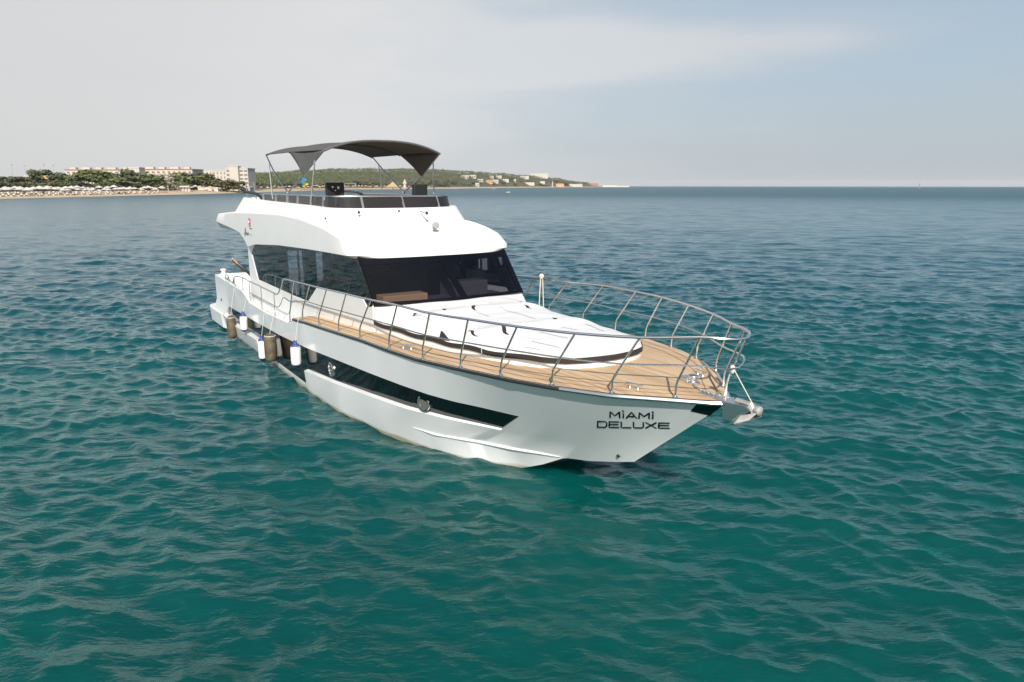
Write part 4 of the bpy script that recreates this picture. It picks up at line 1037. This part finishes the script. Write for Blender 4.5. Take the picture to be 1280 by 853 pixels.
BIG = [(52, 210.5, 22, 430, 'dark', 'tall dark pine standing left of the tan house behind the beach', 'palm_like'),
       (70, 217, 20, 425, 'dark', 'dark tree between the tan house and the big pine by the long hotel', ''),
       (88, 216.5, 18, 430, 'pine', 'green tree before the left end of the long cream hotel', ''),
       (112, 209.5, 34, 425, 'pine', 'largest spreading green pine, before the left half of the long hotel', ''),
       (132, 212.5, 26, 440, 'pine', 'spreading pine just right of the largest pine by the long hotel', ''),
       (160, 213, 24, 445, 'dark', 'round dark tree before the middle of the long cream hotel', ''),
       (152, 221, 26, 425, 'pine', 'lower green tree at the foot of the round dark tree', ''),
       (186, 217, 34, 440, 'pine', 'broad brown green pine left of the pale leafless tree', ''),
       (170, 221, 24, 430, 'dark', 'low dark tree between the round dark tree and the broad pine', ''),
       (236, 213.5, 34, 500, 'pine', 'tall broad pine right of the pale leafless tree', ''),
       (257, 215.5, 34, 510, 'pine', 'broad pine before the left wing of the tower hotel', ''),
       (225, 217.5, 22, 490, 'pine', 'green pine touching the pale leafless tree on its right', ''),
       (278, 224.5, 26, 500, 'olive', 'low olive coloured tree under the tower hotel', ''),
       (298, 226, 14, 510, 'dark', 'small dark tree at the foot of the tower hotel corner', ''),
       (12, 221, 26, 410, 'dark', 'dark tree at the left edge of the wooded shore', ''),
       (30, 220.5, 22, 415, 'dark', 'dark tree under the small white dome on the left shore', ''),
       (48, 230, 18, 385, 'olive', 'yellowish bush above the white beach parasols', '')]
for px, tp, w, Y, k, lab, _ in BIG: tree(px, tp - .8, w * 1.15, Y, k, lab, None)
tree(210, 217.5, 24, 440, 'sparse', 'pale leafless tree standing among the green pines by the beach', None)
for i in range(34):
    px = -12 + i * 10 + random.uniform(-4, 4)
    if px < 215: Y = coastY(px) + random.uniform(50, 75)
    else: Y = coastY(px) + random.uniform(45, 70)
    tree(px, random.uniform(226.5, 230.5), random.uniform(15, 22), Y, random.choice(['dark', 'pine', 'dark', 'olive']), 'low bushy tree in the green strip directly behind the left beach', 'low trees behind the left beach')
for i in range(46):
    px = 306 + i * 5.8 + random.uniform(-3, 3); Y = coastY(px) + random.uniform(55, 190)
    zb = 232.45 - (ground_z(px, Y) - CAM_H) / Y * 932
    tree(px, min(zb - random.uniform(3.5, 7.5), 231), random.uniform(8, 15), Y, random.choice(['pine', 'pine', 'dark', 'olive']), 'small pine along the foot of the wooded hill behind the pier beach', 'pines at the foot of the wooded hill')
for i in range(22):
    px = 580 + i * 7.2 + random.uniform(-2, 2); Y = coastY(px) + random.uniform(70, 220)
    zb = 232.45 - (ground_z(px, Y) - CAM_H) / Y * 932
    tree(px, zb - random.uniform(2.0, 4.2), random.uniform(5, 9), Y, random.choice(['pine', 'dark', 'olive']), 'tiny tree between the villas on the far point', 'trees between the far villas')
# the wood on the hill reads as one mass
def hill_wood():
    b = MB(); g = np.random.default_rng(3); P0 = [crown_mb(g, 1, 1, .1, 46, 'flat') for _ in range(6)]
    n = 0
    while n < 2300:
        px = g.uniform(300, 746); t = g.uniform(0, 1) ** .8
        y0 = coastY(px) + 150; y1 = ridge(px)[0] * 1.02; Y = y0 + (y1 - y0) * t
        w = g.uniform(9, 17); h = g.uniform(6, 11) * (1 if px < 700 else .8)
        b.add(P0[g.integers(6)], Matrix.Translation((bx(px, Y), Y, ground_z(px, Y) - .8)) @ Matrix.Rotation(g.uniform(0, 6.28), 4, 'Z') @ Matrix.Diagonal((w, w, h, 1)))
        n += 1
    o = b.build('hill_woodland', LEAF[0], None, fix=False)
    tag(o, 'green pine wood covering the low hill behind the beach', 'woodland', kind='stuff')
    b = MB()
    for i in range(700):
        px = g.uniform(-60, 310); Y = g.uniform(620, 1300); w = g.uniform(9, 16); h = g.uniform(7, 10)
        b.add(P0[g.integers(6)], Matrix.Translation((bx(px, Y), Y, ground_z(px, Y) - .8)) @ Matrix.Diagonal((w, w, h, 1)))
    o = b.build('background_woodland', LEAF[1], None, fix=False)
    tag(o, 'distant dark green wood behind the hotels on the left', 'woodland', kind='stuff')
hill_wood()

def building(name, label, px0, px1, Y, top_py, wall, storeys=3, bays=8, depth=14, roof='flat', base=None, winw=.5, winh=.5, cat='building', group=None, balcony=False):
    X0, X1 = bx(px0, Y), bx(px1, Y); pxm = (px0 + px1) / 2; zg = ground_z(pxm, Y) - 1 if base is None else base; zt = bz(top_py, Y); W = X1 - X0
    e = empty(name, ((X0 + X1) / 2, Y, zg)); tag(e, label, cat, group); H_ = zt - zg
    w = MB(); w.box((0, depth / 2, H_ / 2), (W, depth, H_)); wo = w.build('wall', wall, e)
    if roof == 'flat':
        r = MB(); r.box((0, depth / 2, H_ + .25), (W + .6, depth + .6, .5)); r.build('roof', LM['conc'], e)
    elif roof == 'edge':
        r = MB(); r.box((0, depth / 2, H_ + .3), (W + .8, depth + .8, .6)); r.build('roof', LM['tile'], e)
        for k in range(5):
            r = MB(); r.box((W * (-.4 + .2 * k), 3, H_ + 1.2), (4 + k % 2 * 2, 3, 1.3)); r.build('roof_block', wall, e)
    elif roof == 'tile':
        r = MB(); hr = min(W, depth) * .22; v = [(-W / 2 - .5, -.5, H_), (W / 2 + .5, -.5, H_), (W / 2 + .5, depth + .5, H_), (-W / 2 - .5, depth + .5, H_), (-W / 2 + depth * .3, depth / 2, H_ + hr), (W / 2 - depth * .3, depth / 2, H_ + hr)]
        i = [r.vert(p) for p in v]
        for f in ((0, 1, 5, 4), (1, 2, 5), (2, 3, 4, 5), (3, 0, 4), (3, 2, 1, 0)): r.face([i[k] for k in f])
        r.build('roof', LM['tile'], e)
    fh = (H_ - 1.5) / storeys if storeys else 0
    for s_ in range(storeys):
        for k in range(bays):
            xw = -W / 2 + W * (k + .5) / bays; zw = 1.2 + fh * (s_ + .5)
            q = MB(); q.box((xw, -.03, zw), (W / bays * winw, .12, fh * winh)); q.build('window', LM['win'], e)
            if balcony:
                q = MB(); q.box((xw, -.75, zw - fh * .32), (W / bays * .8, 1.4, .9)); q.build('balcony', wall, e)
    return e
building('hotel', 'long cream hotel with reddish roof edge behind the pines', 84, 164, 505, 213.6, LM['wallw'], 4, 12, 18, 'edge', balcony=True)
building('hotel', 'pinkish hotel wing joined to the right of the long cream hotel', 164, 242, 515, 213.0, LM['wallp'], 4, 12, 18, 'edge', balcony=True)
t_ = building('stair_tower', 'white rooftop block between the two long hotel wings', 163, 176, 503, 210.8, LM['wallw'], 0, 0, 8)
building('hotel', 'stepped white hotel wing left of the tower hotel', 254, 284, 575, 214, LM['wallw'], 4, 7, 16, winw=.3)
building('hotel', 'white tower hotel with balcony bands at the right end of the hotels', 284, 311, 560, 211.4, LM['wallw'], 5, 5, 16, winw=.72, winh=.42)
building('stair_tower', 'tallest white stair block on the tower hotel', 288, 299, 557, 208.8, LM['wallw'], 0, 0, 6)
building('house', 'small tan house under the tall dark pine', 56, 65, 440, 219.5, LM['ochre'], 1, 2, 8, 'tile', cat='house')
building('house', 'small white house on the left shore beside the pines', 33, 41, 440, 220.5, LM['wallw'], 1, 2, 8, cat='house')
building('beach_bar', 'low long beach bar with white roof under the tower hotel', 247, 272, 490, 235.6, LM['conc'], 0, 0, 8, cat='beach bar')
building('beach_bar', 'low dark roofed beach bar right of the white one', 274, 312, 520, 235.2, LM['wallg'], 0, 0, 8, cat='beach bar')
for k, px in enumerate((223.5, 227.5, 231.3, 235.2)):
    Y = 452; e = empty('gazebo', (bx(px, Y), Y, ground_z(px, Y))); tag(e, 'white gazebo in the row of four under the pines', 'gazebo', 'row of four white gazebos')
    b = MB(); zt = bz(232.8, Y) - ground_z(px, Y); b.box((0, 0, zt - .45), (1.9, 1.9, .9), taper=.8); b.build('gazebo_roof', LM['para'], e)
    b = MB()
    for i in (-1, 1):
        for j in (-1, 1): b.tube([(i * .8, j * .8, 0), (i * .8, j * .8, zt - .8)], .08, 5)
    b.box((0, .6, (zt - .9) / 2), (1.5, .1, zt - .9)); b.build('gazebo_frame', LM['para'], e)
VIL = [(576, 586, 1560, 219.6, 'wallw', 'long low white villa on the slope above the far beach'), (587, 595, 1570, 219.2, 'wallw', 'second white villa right of the long low one on the slope'), (597, 604, 1500, 224.3, 'wallw', 'small white villa by the red roofed hut'), (594, 599, 1460, 229.2, 'wallw', 'little white hut near the waterline left of the ochre house'),
       (607, 616, 1560, 226.0, 'ochre', 'ochre house among the villas above the beach'), (612, 617, 1700, 220.2, 'wallg', 'narrow grey villa above the ochre house'), (620, 627, 1700, 220.0, 'wallw', 'white villa highest on the right of the villas'), (616, 623, 1650, 225.2, 'wallw', 'white villa in the middle of the lower villas'), (628, 636, 1750, 224.2, 'wallw', 'broad white villa near the dark shore tree'), (642, 645, 1950, 224.2, 'wallw', 'narrow white villa right of the dark shore tree'),
       (650, 661, 2260, 220.4, 'wallw', 'white terrace villa behind the far shore'), (663, 685, 2750, 217.2, 'wallw', 'large cream hotel on the hilltop of the far point'), (655, 668, 2330, 228.3, 'wallp', 'wide pinkish white beach house on the point'), (675, 681, 2480, 226.8, 'wallp', 'pink white block by the water on the point'), (695, 705, 2720, 230.2, 'ochre', 'low tan terrace on the far point'), (708, 728, 2850, 230.3, 'wallw', 'long low white terrace on the far point'), (735, 748, 3150, 229.0, 'tile', 'orange red house near the tip of the point')]
for a, b_, Y, tp, wl, lab in VIL:
    pm = (a + b_) / 2; best = min(np.linspace(coastY(pm) + 30, ridge(pm)[0], 60), key=lambda q: abs(bz(tp, q) - ground_z(pm, q) - (7 if b_ - a < 15 else 9) * (1 + (q - 1500) / 3000)))
    Y = float(best)
    building('villa', lab, a, b_, Y, tp, LM[wl], 1 if Y < 2000 else 0, 3, 14, 'tile' if wl == 'ochre' else 'flat', cat='villa', base=ground_z(pm, Y) - 1.5)
def simple(name, lab, cat_, b, m, group=None, kind=None):
    o = b.build(name, m, None); tag(o, lab, cat_, group, kind); return o
# white quay at the tip, sea wall
b = MB(); X0, X1, Y = bx(752, 3200), bx(786, 3200), 3200; b.box(((X0 + X1) / 2, Y, 2.2), (X1 - X0, 30, 6.4)); b.box((X0 + (X1 - X0) * .3, Y, 6.2), ((X1 - X0) * .5, 12, 2.5)); simple('quay', 'long white quay running out from the tip of the point', 'quay', b, LM['conc'])
b = MB(); Y = 2480; b.lathe([(2.6, 0), (2.4, 14), (3.2, 14.3), (3.2, 15.5), (1.8, 15.8), (1.7, 19), (.1, 26)], (bx(690.5, Y), Y, ground_z(690.5, Y) - 1), 8); simple('minaret', 'slim white tower rising from the far point', 'tower', b, LM['wallw'])
# pier on piles
def pier():
    Y = 690; X0, X1 = bx(376, Y), bx(533, Y); e = empty('pier', (X0, Y, 0)); tag(e, 'long wooden bathing pier on dark piles reaching into the sea', 'pier')
    L_ = X1 - X0; b = MB(); b.box((L_ / 2, 0, 1.55), (L_, 5, .35)); b.build('pier_deck', LM['wood'], e)
    n = 44
    for i in range(n):
        p = MB(); p.tube([(L_ * (i + .5) / n, -2.2, -1.5), (L_ * (i + .5) / n, -2.2, 1.5)], .17, 6); p.build('pile', LM['wood'], e)
    r = MB(); r.box((L_ / 2, -2.4, 2.7), (L_, .06, .08)); r.box((L_ / 2, 2.4, 2.7), (L_, .06, .08))
    for i in range(60): r.box((L_ * i / 60, -2.4, 2.2), (.07, .07, 1.0))
    r.build('pier_railing', LM['wood'], e)
pier()
b = MB(); Y = 905; b.lathe([(11, 2.2), (4.5, 5.2), (1.6, 7.6), (.1, 8.6)], (bx(491, Y), Y, 1.2), 14); b.lathe([(.4, 0), (.4, 3)], (bx(491, Y), Y, 0), 8)
simple('tent_pavilion', 'pale peaked tent pavilion beside the pier', 'pavilion', b, LM['straw'])
b = MB(); Y = 1150; z0 = ground_z(506, Y); b.lathe([(2.2, 0), (2.2, 7), (3.6, 7.2), (2.6, 9.5), (1.4, 10), (2.2, 10.4), (.1, 14)], (bx(506, Y), Y, z0), 8); simple('pagoda', 'small pinkish tower with tiered roof in front of the wooded hill', 'tower', b, LM['wallp'])
Y = 800
for px, tp, m, lab in ((380, 224, 'blue', 'blue water slide on the shore behind the bimini'), (381.5, 229.5, 'yellow', 'yellow water slide below the blue one')):
    b = MB(); X = bx(px, Y); z0 = ground_z(px, Y); zt = bz(tp, Y)
    b.tube(smooth_path([(X - 3, Y + 6, zt), (X + 2.5, Y + 2, zt - 1.2), (X - 1.5, Y - 2, zt - 3), (X + 1.5, Y - 6, max(zt - 5, z0 + .8))], 5), .75, 8); b.tube([(X - 3, Y + 6, z0 - 1), (X - 3, Y + 6, zt)], .3, 6)
    simple('water_slide', lab, 'water slide', b, LM[m])
for k, (px, tp) in enumerate(((18, 207), (34, 208), (58, 206.5), (70, 207.3))):
    Y = 520; e = empty('light_mast', (bx(px, Y), Y, ground_z(px, Y))); h = bz(tp, Y) - ground_z(px, Y)
    tag(e, ['leftmost floodlight mast above the shore trees', 'second floodlight mast from the left, over the white house', 'floodlight mast rising beside the tall dark pine', 'rightmost floodlight mast, by the tan house'][k], 'floodlight mast')
    b = MB(); b.tube([(0, 0, -1), (0, 0, h)], [.16, .07], 6); b.build('mast', LM['pole'], e)
    b = MB(); b.box((0, -.2, h), (1.5, .3, .7)); b.build('floodlight', LM['pole'], e)
# parasols on the beach
def parasol_mesh(m):
    b = MB(); b.lathe([(1.55, 1.95), (1.45, 2.02), (.75, 2.42), (.04, 2.72)], (0, 0, 0), 8, m=0); b.lathe([(.045, 0), (.045, 2.3)], (0, 0, 0), 6, m=1)
    o = b.build('beach_parasol', [m, LM['pole']], None, fix=False); me = o.data; bpy.data.objects.remove(o); return me
PW, PS = parasol_mesh(LM['para']), parasol_mesh(LM['straw']); PP = parasol_mesh(LM['pinkp'])
def parasol(px, d, me, s, lab, grp):
    Y = coastY(px) + d; o = bpy.data.objects.new('beach_parasol', me); col.objects.link(o); o.location = (bx(px, Y), Y, ground_z(px, Y) - .05); o.scale = (s, s, s * random.uniform(.9, 1.05)); o.rotation_euler = (random.uniform(-.05, .05), 0, random.uniform(0, 1)); tag(o, lab, 'parasol', grp)
for i in range(64): parasol(-2 + (i % 32) * 6.6 + random.uniform(-2.6, 2.6), (13, 23)[i // 32] + random.uniform(-4, 4), PW, random.uniform(.9, 1.4), 'white parasol in the rows on the left beach', 'white parasols on the left beach')
for i in range(34): parasol(232 + i * 4.3 + random.uniform(-1, 1), random.uniform(12, 34), PS if i % 3 else PW, random.uniform(1.0, 1.3), 'straw or white parasol on the beach under the hotels and the bimini', 'parasols on the middle beach')
for i in range(40): parasol(384 + i * 4.0 + random.uniform(-1, 1), random.uniform(12, 40), PP if i % 2 else PW, random.uniform(1.1, 1.6), 'pink or white parasol on the beach behind the pier', 'parasols behind the pier')
# sun beds under the left parasols
lm = None
for i in range(56):
    px = (i % 28) * 7.3 + random.uniform(-2, 2); d = (9, 19)[i // 28] + random.uniform(-1.5, 1.5); Y = coastY(px) + d
    if lm is None:
        b = MB(); b.box((0, 0, .35), (.75, 1.9, .12)); b.box((0, .75, .6), (.75, .5, .5)); b.box((0, 0, .15), (.6, 1.6, .3)); o = b.build('sun_bed', LM['para'], None, fix=False); lm = o.data
    else: o = bpy.data.objects.new('sun_bed', lm); col.objects.link(o)
    o.location = (bx(px, Y), Y, ground_z(px, Y)); o.scale = (1.25, 1.25, 1.25); tag(o, 'white sun bed on the sand below the white parasols', 'sun bed', 'sun beds on the left beach')
# boats and the beacon
def small_boat(name, lab, px, Y, L_, m, person=True):
    e = empty(name, (bx(px, Y), Y, 0), random.uniform(-.3, .3)); tag(e, lab, 'boat'); b = MB(); sec = []
    for t in np.linspace(0, 1, 9):
        w = .38 * L_ * .5 * (1 - max(0, t - .45) ** 2 / .31); sec.append([((t - .5) * L_, -w, .55 + .25 * t), ((t - .5) * L_, -w * .7, .0 + .1 * t * t), ((t - .5) * L_, 0, -.2 + .3 * t ** 3), ((t - .5) * L_, w * .7, .0 + .1 * t * t), ((t - .5) * L_, w, .55 + .25 * t), ((t - .5) * L_, w * .8, .42), ((t - .5) * L_, -w * .8, .42)])
    b.grid(sec, close=True); b.face([len(b.v) - 7 + k for k in range(7)]); b.face([6 - k for k in range(7)]); b.build('boat_hull', m, e, smooth=True)
    c = MB(); c.box((.05 * L_, 0, .75), (.16 * L_, .2 * L_, .6), taper=.8); c.build('console', LM['straw'] if person else LM['para'], e); c = MB(); c.box((-.46 * L_, 0, .7), (.07 * L_, .09 * L_, .7)); c.build('outboard_motor', M['rub'], e)
small_boat('motor_dinghy', 'small white motor boat on open water right of the yacht flybridge', 635, 560, 3.4, LM['para'])
small_boat('motor_boat', 'white speedboat lying off the villas by the beach', 616, 1190, 9, LM['para'])
small_boat('motor_boat', 'white speedboat off the pink beach, nearest the bimini', 565, 1180, 11, LM['para'])
def beacon():
    Y = 1350; e = empty('channel_beacon', (bx(1149.5, Y), Y, 0)); tag(e, 'red channel beacon standing in the sea near the right horizon', 'beacon')
    b = MB(); b.lathe([(1.0, -1), (1.0, 1.2), (.5, 1.6), (.4, 5.5)], (0, 0, 0), 10); b.build('beacon_base', LM['pole'], e)
    b = MB(); b.lathe([(.9, 5.2), (.9, 8.6), (.35, 9.0), (.3, 12)], (0, 0, 0), 10); b.build('red_tower', mat('faded_red', (.55, .16, .13), .6), e)
beacon()

# ------------------------------------------------------------------ the hazy air
b = MB(); b.box((0, 0, 40), (31000, 31000, 150)); hz = b.build('haze', [], None, fix=False)
hm = bpy.data.materials.new('haze_air'); hm.use_nodes = True; nt = hm.node_tree; nt.nodes.clear()
ho_ = nt.nodes.new('ShaderNodeOutputMaterial'); hv = nt.nodes.new('ShaderNodeVolumePrincipled')
hv.inputs['Color'].default_value = (.93, .94, .95, 1); hv.inputs['Density'].default_value = .00005; hv.inputs['Anisotropy'].default_value = 0
nt.links.new(hv.outputs[0], ho_.inputs['Volume']); hz.data.materials.clear(); hz.data.materials.append(hm)
tag(hz, 'thin pale sea haze in the air over the water', 'haze', kind='stuff')
